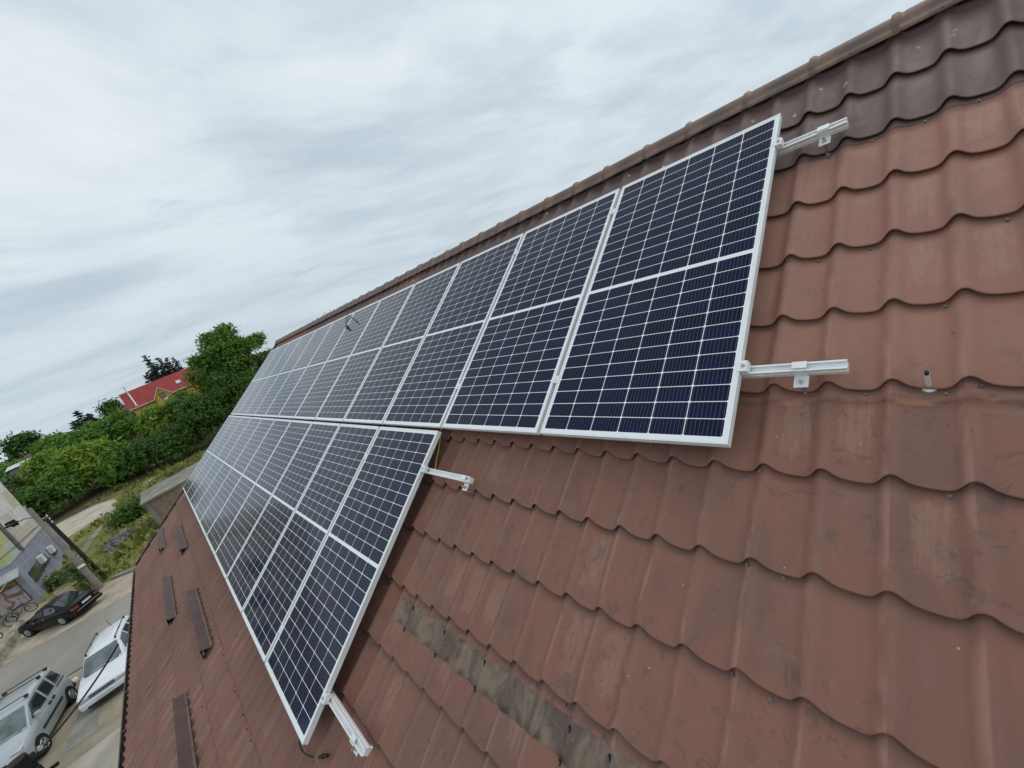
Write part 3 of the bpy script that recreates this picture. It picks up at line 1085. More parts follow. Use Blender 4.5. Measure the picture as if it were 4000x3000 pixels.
def leaves(blobs, n, size, seed, long_=1.5, droop=0.0, clump=.55):
    """n leaf faces gathered in clumps near the surface of the ellipsoids in blobs: (centre, radii)"""
    g = np.random.default_rng(seed)
    vol = np.array([r[0] * r[1] * r[2] for _, r in blobs]) ** .75
    vol /= vol.sum()
    V = []
    for (c, r), wgt in zip(blobs, vol):
        k = max(8, int(n * wgt))
        nc = max(5, k // 16)
        d = g.normal(size=(nc, 3))
        d /= np.linalg.norm(d, axis=1)[:, None]
        d[:, 2] = np.where(d[:, 2] < -.35, -d[:, 2] * .6, d[:, 2])
        rad = g.uniform(.45, 1.03, (nc, 1)) ** .6
        cen = d * rad * np.array(r) + np.array(c)
        cs = g.uniform(.6, 1.5, (nc, 1)) * clump
        idx = g.integers(0, nc, k)
        P = cen[idx] + g.normal(size=(k, 3)) * cs[idx] * np.array([1, 1, .7])
        nrm = d[idx] * .6 + g.normal(size=(k, 3)) * .55 + np.array([0, 0, .45])
        nrm /= np.linalg.norm(nrm, axis=1)[:, None]
        a = np.cross(nrm, g.normal(size=(k, 3)))
        a /= np.linalg.norm(a, axis=1)[:, None]
        a[:, 2] -= droop
        bb = np.cross(nrm, a)
        s = (size * g.uniform(.55, 1.35, (k, 1)))
        V.append(np.stack([P - a * s * long_ * .5, P + bb * s * .35, P + a * s * long_ * .5, P - bb * s * .35], 1))
    V = np.concatenate(V).reshape(-1, 3)
    return V


def leaf_mesh(name, V, m_):
    me = bpy.data.meshes.new(name)
    me.vertices.add(len(V))
    me.vertices.foreach_set('co', np.ascontiguousarray(V, dtype=np.float32).ravel())
    k = len(V) // 4
    me.loops.add(4 * k)
    me.loops.foreach_set('vertex_index', np.arange(4 * k))
    me.polygons.add(k)
    me.polygons.foreach_set('loop_start', np.arange(0, 4 * k, 4))
    me.polygons.foreach_set('loop_total', np.full(k, 4))
    me.update()
    me.validate()
    me.materials.append(m_)
    return me


def plant(name, label, cat, x, y, h, wr, m_, n, seed, size=.42, group=None, base=.12, trunk=True, blobs=None, long_=1.6, droop=.1, clump=.5, lean=0):
    z = terrain(x, y)
    root = thing(name, label, cat, (x, y, z - .05), (0, 0, 0), group)
    g = random.Random(seed)
    if blobs is None:
        blobs = []
        for i in range(7):
            a = g.uniform(0, 6.28)
            rr = wr * g.uniform(.15, .62)
            hh = h * g.uniform(.32, .80)
            blobs.append(((rr * math.cos(a), rr * math.sin(a), hh), (wr * g.uniform(.36, .6), wr * g.uniform(.36, .6), h * g.uniform(.14, .24))))
        blobs.append(((0, 0, h * .30), (wr * .95, wr * .95, h * .30)))
        blobs.append(((.1 * wr, 0, h * .55), (wr * .8, wr * .8, h * .28)))
        blobs.append(((lean, 0, h * .82), (wr * .42, wr * .42, h * .17)))
    V = leaves(blobs, int(n * 1.9), size * .92, seed, long_, droop, clump)
    V[:, 2] = np.maximum(V[:, 2], .05)
    link('crown', leaf_mesh('crown', V, m_), root)
    if trunk:
        b = MB()
        r0 = .035 * h ** .9 * .8
        b.path([(0, 0, -.3), (.05 * wr, 0, h * .25), (-.03 * wr, .04 * wr, h * .5), (lean * .8, 0, h * .8)], [r0, r0 * .8, r0 * .55, r0 * .15], 7)
        for c, r in blobs[:6]:
            b.path([(0, 0, h * .28), (c[0] * .5, c[1] * .5, (h * .28 + c[2]) * .52), (c[0], c[1], c[2] + r[2] * .4)], [r0 * .5, r0 * .3, r0 * .08], 5)
        b.build('trunk', M['bark'], root, smooth=True)
    return root


HB = 'shrubs on the slope behind the wasteland'
# front edge of the thicket, left to right
plant('shrub', 'dark shrub at the left edge, right behind the apartment block', 'shrub', -93, -19.6, 6.0, 3.0, M['leaf_dark'], 2200, 11, .45, HB)
plant('shrub', 'bright green shrub above the bare brown slope, right of the apartment block', 'shrub', -95, -15.6, 6.4, 3.3, M['leaf_mid'], 2400, 12, .45, HB)
plant('sumac', 'big light green sumac with yellowing tips in front of the thicket', 'shrub', -98, -11.8, 8.0, 3.8, M['leaf_light'], 3600, 13, .5, HB, long_=2.6, droop=.35)
plant('sumac', 'sumac with long drooping fronds nearest to the grass strip', 'shrub', -94, -8.2, 5.8, 3.0, M['leaf_mid'], 2600, 14, .5, HB, long_=2.8, droop=.4)
plant('shrub', 'dark bush with a black hollow under it at the grass edge', 'shrub', -91, -4.6, 5.6, 3.2, M['leaf_dark'], 2800, 15, .42, HB)
plant('shrub', 'low dark bush beside the far end of the lower panel row', 'shrub', -88, -.8, 6.2, 3.4, M['leaf_dark'], 3000, 16, .42, HB)
plant('shrub', 'tall dark bush behind the roof verge beneath the round-crowned tree', 'shrub', -88, 4.2, 9.0, 4.2, M['leaf_dark'], 3400, 17, .42, HB)
# middle of the slope
plant('shrub', 'grey-green thicket bush beside the pale tin shed roof', 'shrub', -112, -24.5, 5.5, 3.6, M['leaf_grey'], 2400, 21, .5, HB)
plant('shrub', 'yellow-green bush right of the pale tin shed roof', 'shrub', -111, -17.2, 6.8, 3.6, M['leaf_light'], 2600, 22, .5, HB, long_=2.2)
plant('shrub', 'rounded mid green bush behind the big light sumac', 'shrub', -112, -11.5, 7.6, 4.0, M['leaf_mid'], 2800, 23, .5, HB)
plant('shrub', 'bush hiding the left foot of the red-roofed house', 'shrub', -114, -6.2, 8.0, 3.6, M['leaf_mid'], 2600, 24, .48, HB)
plant('shrub', 'light yellow-green bush right below the dormer window', 'shrub', -110, -1.2, 7.0, 3.6, M['leaf_light'], 2800, 25, .48, HB)
plant('shrub', 'green bush below the right part of the yellow house wall', 'shrub', -108, 4.4, 7.8, 3.8, M['leaf_mid'], 2800, 26, .46, HB)
plant('tree', 'broad mid green tree covering the right end of the red roof', 'tree', -99, 10.2, 12.6, 4.1, M['leaf_mid'], 4600, 27, .46, HB)
plant('tree', 'dark tree between the round-crowned tree and the far roof corner', 'tree', -89, 10.0, 11.6, 4.8, M['leaf_dark'], 4400, 28, .42, HB)
plant('tree', 'low dark green tree seen just over the far corner of the tiled roof', 'tree', -91, 18.6, 11.4, 4.2, M['leaf_dark'], 3400, 29, .42, HB)
plant('tree', 'mid green tree filling the space under the round crown, right of the red roof', 'tree', -90, 12.2, 13.0, 3.8, M['leaf_mid'], 3800, 36, .42, HB)
plant('shrub', 'mid green bush filling the slope behind the big sumac, nearer than the skyline', 'shrub', -118, -14.5, 7.2, 4.2, M['leaf_mid'], 2600, 37, .48, HB)
# skyline
plant('tree', 'pale soft tree at the left end of the skyline', 'tree', -134, -30, 5.5, 4.6, M['leaf_grey'], 2600, 31, .55, HB)
plant('tree', 'dark tree crown second from the left on the skyline', 'tree', -142, -22.8, 6.4, 3.8, M['leaf_dark'], 2400, 32, .5, HB)
plant('shrub', 'mid green skyline bush between the dark crown and the small pine', 'shrub', -132, -18.0, 5.0, 3.8, M['leaf_mid'], 2400, 33, .52, HB)
plant('shrub', 'long green skyline bush right of the small pine', 'shrub', -126, -10.2, 5.6, 4.0, M['leaf_mid'], 2600, 34, .52, HB)
plant('shrub', 'grey-green bush filling the slope left of the light sumac', 'shrub', -122, -24, 5.2, 4.2, M['leaf_mid'], 2600, 35, .52, HB)
# big tree
bl = [((0, 0, 13.2), (3.6, 3.6, 2.6)), ((-.3, -2.6, 12.2), (2.4, 2.2, 2.0)), ((.2, 3.0, 12.4), (2.4, 2.4, 1.9)), ((0, .6, 15.4), (2.4, 2.2, 1.6)), ((-.4, -1.2, 15.9), (1.3, 1.2, 1.2)),
      ((.3, 1.6, 16.4), (1.2, 1.2, 1.1)), ((.3, -3.9, 13.4), (1.5, 1.2, 1.0)), ((0, 4.6, 13.2), (1.6, 1.5, .9)), ((0, 0, 10.4), (3.4, 3.4, 1.9)), ((1.5, 0, 13.5), (2, 2.4, 2)), ((0, -3.4, 10.8), (1.6, 1.4, 1.0))]
bl = [((c[0] * 1.2, c[1] * 1.22, 13.2 + (c[2] - 13.2) * 1.12), (r[0] * 1.22, r[1] * 1.22, r[2] * 1.2)) for c, r in bl]
plant('round_tree', 'tall round-crowned green tree rising above everything left of the roof ridge', 'tree', -93, 13.4, 17.5, 5, M['leaf_mid'], 11000, 41, .38, None, blobs=bl, clump=.36)
bl = [((0, 0, 11.0), (1.6, 2.2, 1.0)), ((0, 1.4, 11.6), (1.0, 1.0, .8))]
plant('tree', 'thin twigs of a tree peeping over the far part of the ridge', 'tree', -42, 16.2, 12.4, 2.4, M['leaf_mid'], 500, 43, .22, None, blobs=[((0, 0, 10.1), (1.6, 2.2, 1.0)), ((0, -1.4, 10.7), (.8, .8, .55)), ((.2, .6, 10.9), (.7, .6, .45))], clump=.3)


def conifer(name, label, x, y, h, wr, tops, seed, n, m_):
    z = terrain(x, y)
    root = thing(name, label, 'tree', (x, y, z - .05), (0, 0, 0))
    g = np.random.default_rng(seed)
    V = []
    b = MB()
    for (dx, dy, hh, ww) in tops:
        b.path([(dx * .2, dy * .2, -.2), (dx, dy, hh * .5), (dx, dy, hh)], [.22, .14, .02], 6)
        lv = int(hh / .55)
        for i in range(lv):
            f = i / lv
            zz = hh * (.12 + .88 * f)
            rr = ww * (1 - f) ** .75 + .12
            nb = max(4, int(9 * (1 - f) + 4))
            for k in range(nb):
                a = g.uniform(0, 6.28)
                L = rr * g.uniform(.65, 1.15)
                m = max(4, int(n * L / 3))
                tt = g.uniform(.1, 1, m)
                P = np.stack([dx + np.cos(a) * L * tt, dy + np.sin(a) * L * tt, zz + .12 * L * tt - .28 * L * tt ** 2 + g.normal(size=m) * .06], 1)
                d = np.stack([np.cos(a) + g.normal(size=m) * .6, np.sin(a) + g.normal(size=m) * .6, g.normal(size=m) * .3 + .1], 1)
                d /= np.linalg.norm(d, axis=1)[:, None]
                q = np.cross(d, g.normal(size=(m, 3)))
                q /= np.linalg.norm(q, axis=1)[:, None]
                s = .62 * g.uniform(.6, 1.3, (m, 1))
                V.append(np.stack([P - d * s * .6, P + q * s * .32, P + d * s, P - q * s * .32], 1))
    V = np.concatenate(V).reshape(-1, 3)
    link('crown', leaf_mesh('crown', V, m_), root)
    b.build('trunk', M['bark'], root, smooth=True)


conifer('fir_tree', 'broad blue-green fir with several tops behind the red house roof', -150, 5.3, 13.0,  2.6, [(0, 0, 12.6, 3.1), (.6, 2.0, 10.8, 2.2), (-.3, 3.5, 9.9, 1.9), (0, -2.0, 8.2, 2.4), (.5, 5.0, 9.4, 1.6)], 51, 22, M['needles'])
conifer('pine_tree', 'small dark pine standing out on the skyline left of the red house', -128, -11.4, 8.6, 2.2, [(0, 0, 8.6, 2.3), (.4, 1.3, 7.2, 1.6), (0, -1.5, 7.0, 1.7)], 52, 20, M['needles'])
plant('shrub', 'dark bush against the left gable of the red-roofed house', 'shrub', -141, -6.6, 6.0, 2.4, M['leaf_dark'], 1500, 53, .4)

# weeds, tufts, rubble: nobody could count them
g = np.random.default_rng(61)
k = 6500
X = g.uniform(-92, -41, k)
Y = -13 + 15 * g.random(k) ** 1.0 + (X + 41) * .02
keep = ~((X < -69) & (X > -89) & (Y < -9.6)) & ~((Y < -10.4) & (Y > -12.9) & (X > -66)) & ~((X > -56) & (X < -46) & (Y > -6))
dens = np.sin(X * .45 + 1.3 * np.sin(Y * .7)) * np.sin(Y * .6 + X * .2)
keep &= (dens + g.random(k) * 1.4) > .35
X, Y = X[keep], Y[keep]
k = len(X)
P = np.stack([X, Y, np.array([terrain(a, c) for a, c in zip(X, Y)])], 1)
a = np.stack([g.normal(size=k), g.normal(size=k), np.zeros(k)], 1)
a /= np.linalg.norm(a, axis=1)[:, None]
h = g.uniform(.12, .42, (k, 1)) * (1 + .8 * (dens[keep] > .4))[:, None]
tip = a[:, [1, 0, 2]] * np.array([1, -1, 0]) * h * .6 + np.array([0, 0, 1]) * h
V = np.stack([P - a * h * .45, P + a * h * .45, P + tip + a * h * .12, P + tip - a * h * .12], 1).reshape(-1, 3)
o = link('weeds', leaf_mesh('weeds', V, M['weed']))
tag(o, 'tufts of weeds and dry grass on the waste ground', 'weeds', kind='stuff')
plant('weed_bush', 'low green weed bush on the waste ground near the rubble', 'bush', -60, -7.4, 1.5, 2.4, M['leaf_dark'], 1300, 62, .3, base=.1, trunk=False, clump=.4)
plant('weed_bush', 'dry grey-brown bush leaning on the corner of the grey ground floor', 'bush', -48.8, -12.6, .9, .7, M['leaf_grey'], 400, 63, .22, base=.1, trunk=False, clump=.3)
plant('ivy', 'mass of climbing ivy around the middle of the concrete pole', 'ivy', -41.5, -9.75, 2.6, .55, M['leaf_grey'], 500, 64, .2, base=.1, trunk=False, clump=.25)
b = MB()
gr = random.Random(65)
for i in range(150):
    a, r_ = gr.uniform(0, 6.28), gr.random() ** .6
    c = (-52 + 2.6 * r_ * math.cos(a), -8.7 + 1.2 * r_ * math.sin(a), .1 + .35 * (1 - r_))
    s = gr.uniform(.06, .24)
    b.box(c, (s * 1.6, s, s * .8), (gr.uniform(0, 3), gr.uniform(0, 3), gr.uniform(0, 3)))
o = b.build('rubble', mat('rubble_grey', (.27, .27, .28), .9, 0, .2, .25, 2))
tag(o, 'grey heap of rubble and scraps on the yellow grass', 'rubble', kind='stuff')

# ------------------------------------------------------------------ red-roofed house
M['yellow_wall'] = mat('yellow_plaster', (.62, .39, .085), .85, 0, .2, .05, 1)
M['red_roof'] = mat('red_sheet_roof', (.34, .045, .042), .6, 0, .35, .06, .8)
M['white'] = mat('white_paint', (.75, .75, .73), .5, 0, .4, .03)
M['glass_dark'] = mat('window_glass', (.03, .036, .042), .12, 0, .6, 0)
M['brown_frame'] = mat('brown_frame', (.05, .033, .025), .5, 0, .4, 0)
hx = -139.0
rh = thing('red_roofed_house', 'yellow house with a red sheet roof and a gabled dormer on the hill', 'house', (hx, 4.5, 8.0))
b = MB()
b.bb((-6, -8.2, -2.5), (1.6, 9.0, 3.3))
b.build('wall', M['yellow_wall'], rh)
b = MB()
b.extrude([(2.4, 0, 3.05), (-2.2, 0, 7.45), (-6.8, 0, 3.05), (-6.8, 0, 2.93), (-2.2, 0, 7.33), (2.4, 0, 2.93)], (0, 18.2, 0))
for v_ in range(45):
    b.extrude([(2.4, .2 + v_ * .4, 3.05), (2.4, .24 + v_ * .4, 3.05), (2.4, .22 + v_ * .4, 3.10)], (-4.6, 0, 4.4))
rr = b.build('roof', M['red_roof'], rh)
rr.location = (0, -8.7, 0)
b = MB()
b.extrude([(2.45, 0, 3.07), (2.45, 0, 2.88), (2.3, 0, 2.88), (2.3, 0, 3.07)], (0, 18.2, 0))
o = b.build('gutter', M['white'], rh)
o.location = (0, -8.7, 0)
b = MB()
b.quad((.93, 2.5, 4.55), (.93, 3.5, 4.55), (.1, 3.5, 5.34), (.1, 2.5, 5.34))
b.extrude([(.93, 2.5, 4.50), (.93, 3.5, 4.50), (.1, 3.5, 5.29), (.1, 2.5, 5.29)], (.09, 0, .09))
b.build('skylight', mat('skylight_glass', (.6, .66, .7), .1, 0, .6, 0), rr).location = (0, 8.7, 0)
b = MB()
b.extrude([(2.55, -3.3, .5), (2.55, .35, .5), (2.55, .35, 3.2), (2.55, -1.5, 5.5), (2.55, -3.3, 3.2)], (-3.0, 0, 0))
dm = b.build('dormer', M['yellow_wall'], rh)
b = MB()
b.extrude([(2.85, -3.75, 2.95), (2.85, -1.5, 5.7), (2.85, .75, 2.95), (2.85, .75, 3.1), (2.85, -1.5, 5.87), (2.85, -3.75, 3.1)], (-5.4, 0, 0))
b.build('dormer_roof', M['red_roof'], dm)
b = MB()
b.extrude([(2.86, -3.75, 2.68), (2.86, -1.5, 5.43), (2.86, .75, 2.68), (2.86, .75, 2.94), (2.86, -1.5, 5.69), (2.86, -3.75, 2.94)], (.06, 0, 0))
b.build('bargeboard', M['white'], dm)
b = MB()
b.bb((2.55, -2.05, 2.6), (2.61, -.95, 4.0))
wd = b.build('window', M['brown_frame'], rh)
b = MB()
b.bb((2.60, -1.93, 2.72), (2.625, -1.07, 3.88))
b.build('pane', mat('net_curtain', (.22, .22, .22), .3), wd)
b = MB()
b.bb((2.55, -1.6, 1.95), (2.95, -.8, 2.5))
b.build('air_conditioner', M['white'], rh)
b = MB()
b.tube((1.9, -6.95, 3.55), (-.9, -6.95, 6.6), .17, n=8)
b.tube((-.9, -6.95, 6.55), (-.9, -6.95, 8.6), .15, n=8)
b.box((-.9, -7.15, 8.65), (.35, .7, .12))
b.box((1.9, -6.95, 3.5), (.7, .55, .4))
b.build('flue_pipe', M['white'], rh)
an = thing('annex', 'small pink-roofed annex at the left end of the yellow house', 'annex', (hx, -5.2, 8.0))
b = MB()
b.bb((-3, -1.2, -3), (1, 1.0, 3.6))
b.build('wall', mat('annex_wall', (.3, .27, .3), .8), an)
b = MB()
b.extrude([(1.3, -1.6, 3.55), (1.3, 1.1, 3.55), (-1.2, 1.1, 4.7), (-1.2, -1.6, 4.7)], (0, 0, .1))
b.build('roof', mat('pink_roof', (.48, .13, .19), .5), an)
b = MB()
b.tube((.9, -.6, 3.6), (.3, -.6, 5.0), .09, n=6)
b.build('pipe', M['white'], an)

sh = thing('tin_shed', 'shed with a pale corrugated tin roof half hidden in the bushes', 'shed', (-116, -21.0, terrain(-116, -21)))
zb = 9.6 - terrain(-116, -21)
b = MB()
b.bb((-2, -1.6, -1), (.8, 1.5, zb - .5))
b.build('wall', M['concrete_dark'], sh)
b = MB()
for i in range(12):
    y0 = -2.0 + i * .32
    b.extrude([(1.1, y0, zb - .2), (1.1, y0 + .16, zb - .12), (1.1, y0 + .32, zb - .2), (1.1, y0 + .32, zb - .24), (1.1, y0, zb - .24)], (-3.6, 0, .55))
b.build('roof', mat('tin', (.62, .66, .68), .45, .2), sh)

# ------------------------------------------------------------------ concrete shed on the waste ground
cs = thing('concrete_shed', 'low flat-roofed shed of brown brick and stone with a cracked concrete roof', 'shed', (-48, -5.5, 0))


def brick_material(name, c1, c2, mortar, sw, sh_, scale):
    m_ = bpy.data.materials.new(name)
    m_.use_nodes = True
    t = NT(m_.node_tree)
    p = t.n['Principled BSDF']
    co = t.node('ShaderNodeTexCoord').outputs['Object']
    x, y, z = t.xyz(co)
    br = t.node('ShaderNodeTexBrick')
    wv_ = t.noise(co, 1.5, 3)
    t.put(br.inputs['Vector'], t.comb(t.math('ADD', y, t.math('MULTIPLY', wv_, .12)), t.math('ADD', z, t.math('MULTIPLY', t.noise(co, 2.2, 3), .1)), x))
    br.inputs['Color1'].default_value = (*c1, 1)
    br.inputs['Color2'].default_value = (*c2, 1)
    br.inputs['Mortar'].default_value = (*mortar, 1)
    br.inputs['Scale'].default_value = scale
    br.inputs['Brick Width'].default_value = sw
    br.inputs['Row Height'].default_value = sh_
    br.inputs['Mortar Size'].default_value = .02
    f = t.noise(co, 3, 6, .7)
    c = t.mix(t.step(f, .35, .7, 0, .55), br.outputs['Color'], (.09, .07, .05))
    t.put(p.inputs['Base Color'], c)
    p.inputs['Roughness'].default_value = .9
    return m_


b = MB()
b.bb((-6.4, .38, 0), (0, 2.6, 2.5))
b.build('brick_wall', brick_material('brown_brick', (.34, .19, .11), (.24, .14, .085), (.30, .26, .2), .26, .085, 1.0), cs)
b = MB()
b.bb((-6.4, 2.605, 0), (.03, 9.5, 2.5))
b.build('stone_wall', brick_material('rubble_stone', (.45, .42, .34), (.36, .34, .28), (.15, .14, .12), .55, .32, 1.0), cs)
b = MB()
b.bb((-.12, 0, 0), (.06, .375, 2.5))
b.bb((-6.5, .0, 0), (-.125, .37, 2.5))
b.build('pillar', M['concrete_dark'], cs)
b = MB()
b.bb((-6.8, -.15, 2.505), (.22, 9.7, 2.68))
b.build('roof_slab', M['concrete_dark'], cs, bevel=.02)
b = MB()
b.bb((.10, -.16, 2.682), (.24, 9.7, 2.74))
b.build('roof_edge', mat('pale_edge', (.5, .48, .42), .8), cs)

# ------------------------------------------------------------------ grey shop building and concrete block behind it
M['grey_wall'] = mat('blue_grey_plaster', (.30, .32, .385), .85, 0, .2, .09, .7, .15, 12)
M['grey_roof'] = mat('grey_sheet', (.33, .36, .42), .6, 0, .3, .08, .6)
gb_ = thing('apartment_block', 'tall block of beige concrete panels over a blue-grey ground floor with shop pictures', 'apartment block', (-46.45, -13.1, 0))
b = MB()
b.bb((-15.4, -20, 0), (0, 0, 3.55))
b.build('ground_floor', M['grey_wall'], gb_)
b = MB()
b.bb((-15.5, -20.1, 3.552), (.05, .05, 3.66))
b.build('ledge', M['grey_roof'], gb_)
b = MB()
b.bb((.004, -20, 0), (.03, -.05, .5))
b.bb((-15.4, .004, 0), (-.05, .03, .42))
b.build('plinth', M['concrete'], gb_)
b = MB()                                    # lean-to canopy over the shop front
b.extrude([(0, .2, 3.15), (1.15, .2, 2.78), (1.15, .2, 2.70), (0, .2, 3.07)], (0, -20, 0))
b.build('canopy', mat('canopy_sheet', (.48, .50, .52), .5, .2, .4, .1, 1), gb_)
for (x0, x1, z0, z1) in ((-4.9, -1.3, 1.45, 2.2), (-7.5, -5.4, 1.5, 2.05), (-10.6, -9.3, 1.35, 2.1)):
    b = MB()
    b.bb((x0, 0, z0), (x1, .03, z1))
    wn_ = b.build('window', M['glass_dark'], gb_)
    b = MB()
    b.bb((x0 - .08, .0, z0 - .09), (x1 + .08, .16, z0 - .005))
    b.build('sill', M['brown_frame'], wn_)
for xx, zz_ in ((-5.15, 2.05), (-8.9, 1.85)):
    b = MB()
    b.bb((xx - .45, .03, zz_ - .3), (xx + .35, .34, zz_ + .35))
    b.build('air_conditioner', M['white'], gb_, bevel=.02)


def poster_material(name, cols, seed):
    m_ = bpy.data.materials.new(name)
    m_.use_nodes = True
    t = NT(m_.node_tree)
    p = t.n['Principled BSDF']
    co = t.mapping(t.node('ShaderNodeTexCoord').outputs['Object'], loc=(0, seed, seed * .7))
    f = t.noise(co, .9, 5, .5, 1.2)
    c = t.mix(t.step(f, .38, .45), cols[0], cols[1])
    c = t.mix(t.step(t.noise(co, 1.6, 4, .6, .8), .54, .58), c, cols[2])
    c = t.mix(t.step(t.noise(co, 5, 4, .6, .5), .60, .64), c, cols[3])
    t.put(p.inputs['Base Color'], c)
    p.inputs['Roughness'].default_value = .35
    return m_


pm1 = poster_material('picture_print', ((.24, .27, .26), (.42, .36, .36), (.20, .10, .10), (.10, .11, .11)), 3.1)
pm2 = poster_material('brown_print', ((.13, .075, .035), (.24, .13, .05), (.07, .045, .03), (.3, .2, .1)), 8.4)
for i in range(5):
    y1 = -.36 - i * 1.75
    b = MB()
    b.bb((.0, y1 - 1.68, .56), (.05, y1, 2.62))
    fr_ = b.build('shop_window', M['brown_frame'], gb_)
    b = MB()
    b.bb((.045, y1 - 1.63, .6), (.058, y1 - .05, 2.05))
    b.build('picture', pm1, fr_)
    b = MB()
    b.bb((.045, y1 - 1.63, 2.1), (.058, y1 - .05, 2.58))
    b.build('header_print', pm2, fr_)


def block_material():
    m_ = bpy.data.materials.new('precast_panels')
    m_.use_nodes = True
    t = NT(m_.node_tree)
    p = t.n['Principled BSDF']
    co = t.node('ShaderNodeTexCoord').outputs['Object']
    x, y, z = t.xyz(co)
    gy_, gz_ = t.math('DIVIDE', t.math('ADD', t.math('ADD', x, y), 12.3), 2.1), t.math('DIVIDE', t.math('SUBTRACT', z, .05), 1.6)
    wn_ = t.node('ShaderNodeTexWhiteNoise', noise_dimensions='2D')
    t.put(wn_.inputs['Vector'], t.comb(t.math('FLOOR', gy_), t.math('FLOOR', gz_), 0.0))
    r = wn_.outputs['Value']
    c = t.mix(t.math('GREATER_THAN', r, .5), (.72, .71, .67), (.60, .54, .44))
    low = t.math('LESS_THAN', z, 6.45)
    low = t.math('MULTIPLY', low, t.math('GREATER_THAN', x, -3.75))
    c2 = t.mix(t.math('GREATER_THAN', r, .45), (.50, .54, .46), (.52, .53, .26))
    c2 = t.mix(t.math('GREATER_THAN', r, .82), c2, (.56, .36, .27))
    c = t.mix(low, c, c2)
    ey = t.math('ABSOLUTE', t.math('SUBTRACT', t.math('FRACT', gy_), .5))
    ez = t.math('ABSOLUTE', t.math('SUBTRACT', t.math('FRACT', gz_), .5))
    e = t.math('MAXIMUM', t.step(ey, .485, .495), t.step(ez, .485, .495))
    c = t.mix(t.math('MULTIPLY', e, .6), c, (.24, .22, .19))
    f = t.noise(co, 1.2, 7, .65)
    c = t.mix(t.step(f, .35, .75, 0, .3), c, (.28, .26, .23))
    t.put(p.inputs['Base Color'], c)
    p.inputs['Roughness'].default_value = .9
    return m_


b = MB()
b.bb((-12.55, -20, 3.662), (-.03, -.05, 19))
b.build('panel_wall', block_material(), gb_)
b = MB()
b.bb((-12.72, -.3, 3.9), (-12.55, .06, 6.1))
b.build('duct', mat('pale_duct', (.60, .60, .57), .7), gb_)
b = MB()
b.tube((-3.85, .06, 3.5), (-3.85, .06, 19), .13, n=8)
b.build('drainpipe', mat('grey_pipe', (.17, .16, .18), .6), gb_)
b = MB()
b.bb((-5.6, -.05, 5.75), (-5.3, .5, 5.95))
b.bb((-5.5, .35, 5.6), (-4.2, .62, 5.72))
b.bb((-4.9, .3, 5.45), (-4.75, .68, 5.8))
b.build('wall_lamp', M['black'], gb_)
for i in range(5):
    for j in range(3):
        b = MB()
        b.bb((-.04, -3.6 - i * 3.2, 5.2 + j * 4), (.0, -2.1 - i * 3.2, 6.8 + j * 4))
        b.build('window', M['glass_dark'], gb_)

# ------------------------------------------------------------------ poles, wires, low wall
up = thing('utility_pole', 'concrete utility pole with a street lamp and a dark leaning strut', 'utility pole', (-40.3, -9.3, 0))
b = MB()
b.tube((0, 0, -.2), (-.3, -.1, 7.0), .21, .13, 10)
b.build('post', M['concrete_dark'], up, smooth=False)
b = MB()
b.tube((-1.75, .2, -.2), (-.25, .2, 5.9), .13, .11, 9)
b.build('strut', mat('tarred_wood', (.045, .033, .03), .8), up)
b = MB()
b.path([(-.25, -.1, 6.3), (-.2, -.5, 6.5), (-.15, -.95, 6.55)], .028, 6)
la = b.build('lamp_arm', M['black'], up)
b = MB()
b.blob((-.13, -1.2, 6.54), (.1, .28, .07), 10, 6)
b.build('lamp_head', M['black'], la, smooth=True)
b = MB()
for zz_ in (5.5, 5.75, 6.0):
    b.tube((-.27, -.35, zz_), (-.27, .35, zz_), .02, n=6)
    for yy in (-.33, .33):
        b.tube((-.27, yy, zz_), (-.27, yy, zz_ + .13), .035, n=8)
b.build('insulator', M['white'], up)
b = MB()
b.tube((.02, 0, 1.95), (-.005, 0, 2.12), .20, .197, 12)
b.build('paint_ring', M['white'], up)


def wire(label, p, q, sag, r, name='overhead_wire', group=None, m_=None):
    p, q = Vector(p), Vector(q)
    o = thing(name, label, 'wire', p, (0, 0, 0), group)
    b = MB()
    b.path([(q - p) * (i / 14) + Vector((0, 0, -4 * sag * (i / 14) * (1 - i / 14))) for i in range(15)], r, 5)
    b.build('strand', m_ or M['black'], o)
    return o


wire('black wire from the concrete pole down to the left end of the shop canopy', (-40.57, -9.6, 5.75), (-46.3, -17.5, 3.4), .25, .018)
wire('black wire from the concrete pole to the ledge over the grey ground floor', (-40.57, -9.0, 6.0), (-48, -15.0, 3.75), .2, .015)
wire('pale wire from the dark strut down to the shop corner', (-40.57, -9.0, 5.5), (-46.4, -13.3, 3.0), .3, .014, m_=M['white'])
wire('white sagging wire in front of the shop pictures', (-46.4, -13.2, 2.95), (-39.5, -15.5, 1.6), .1, .013, m_=M['white'])
wire('upper black wire crossing the grass in front of the concrete shed', (-40.57, -9.0, 6.0), (-36.5, 22, 6.3), .7, .014)
wire('lower black wire crossing the grass in front of the concrete shed', (-40.57, -9.0, 5.5), (-36, 22, 5.3), .8, .014)

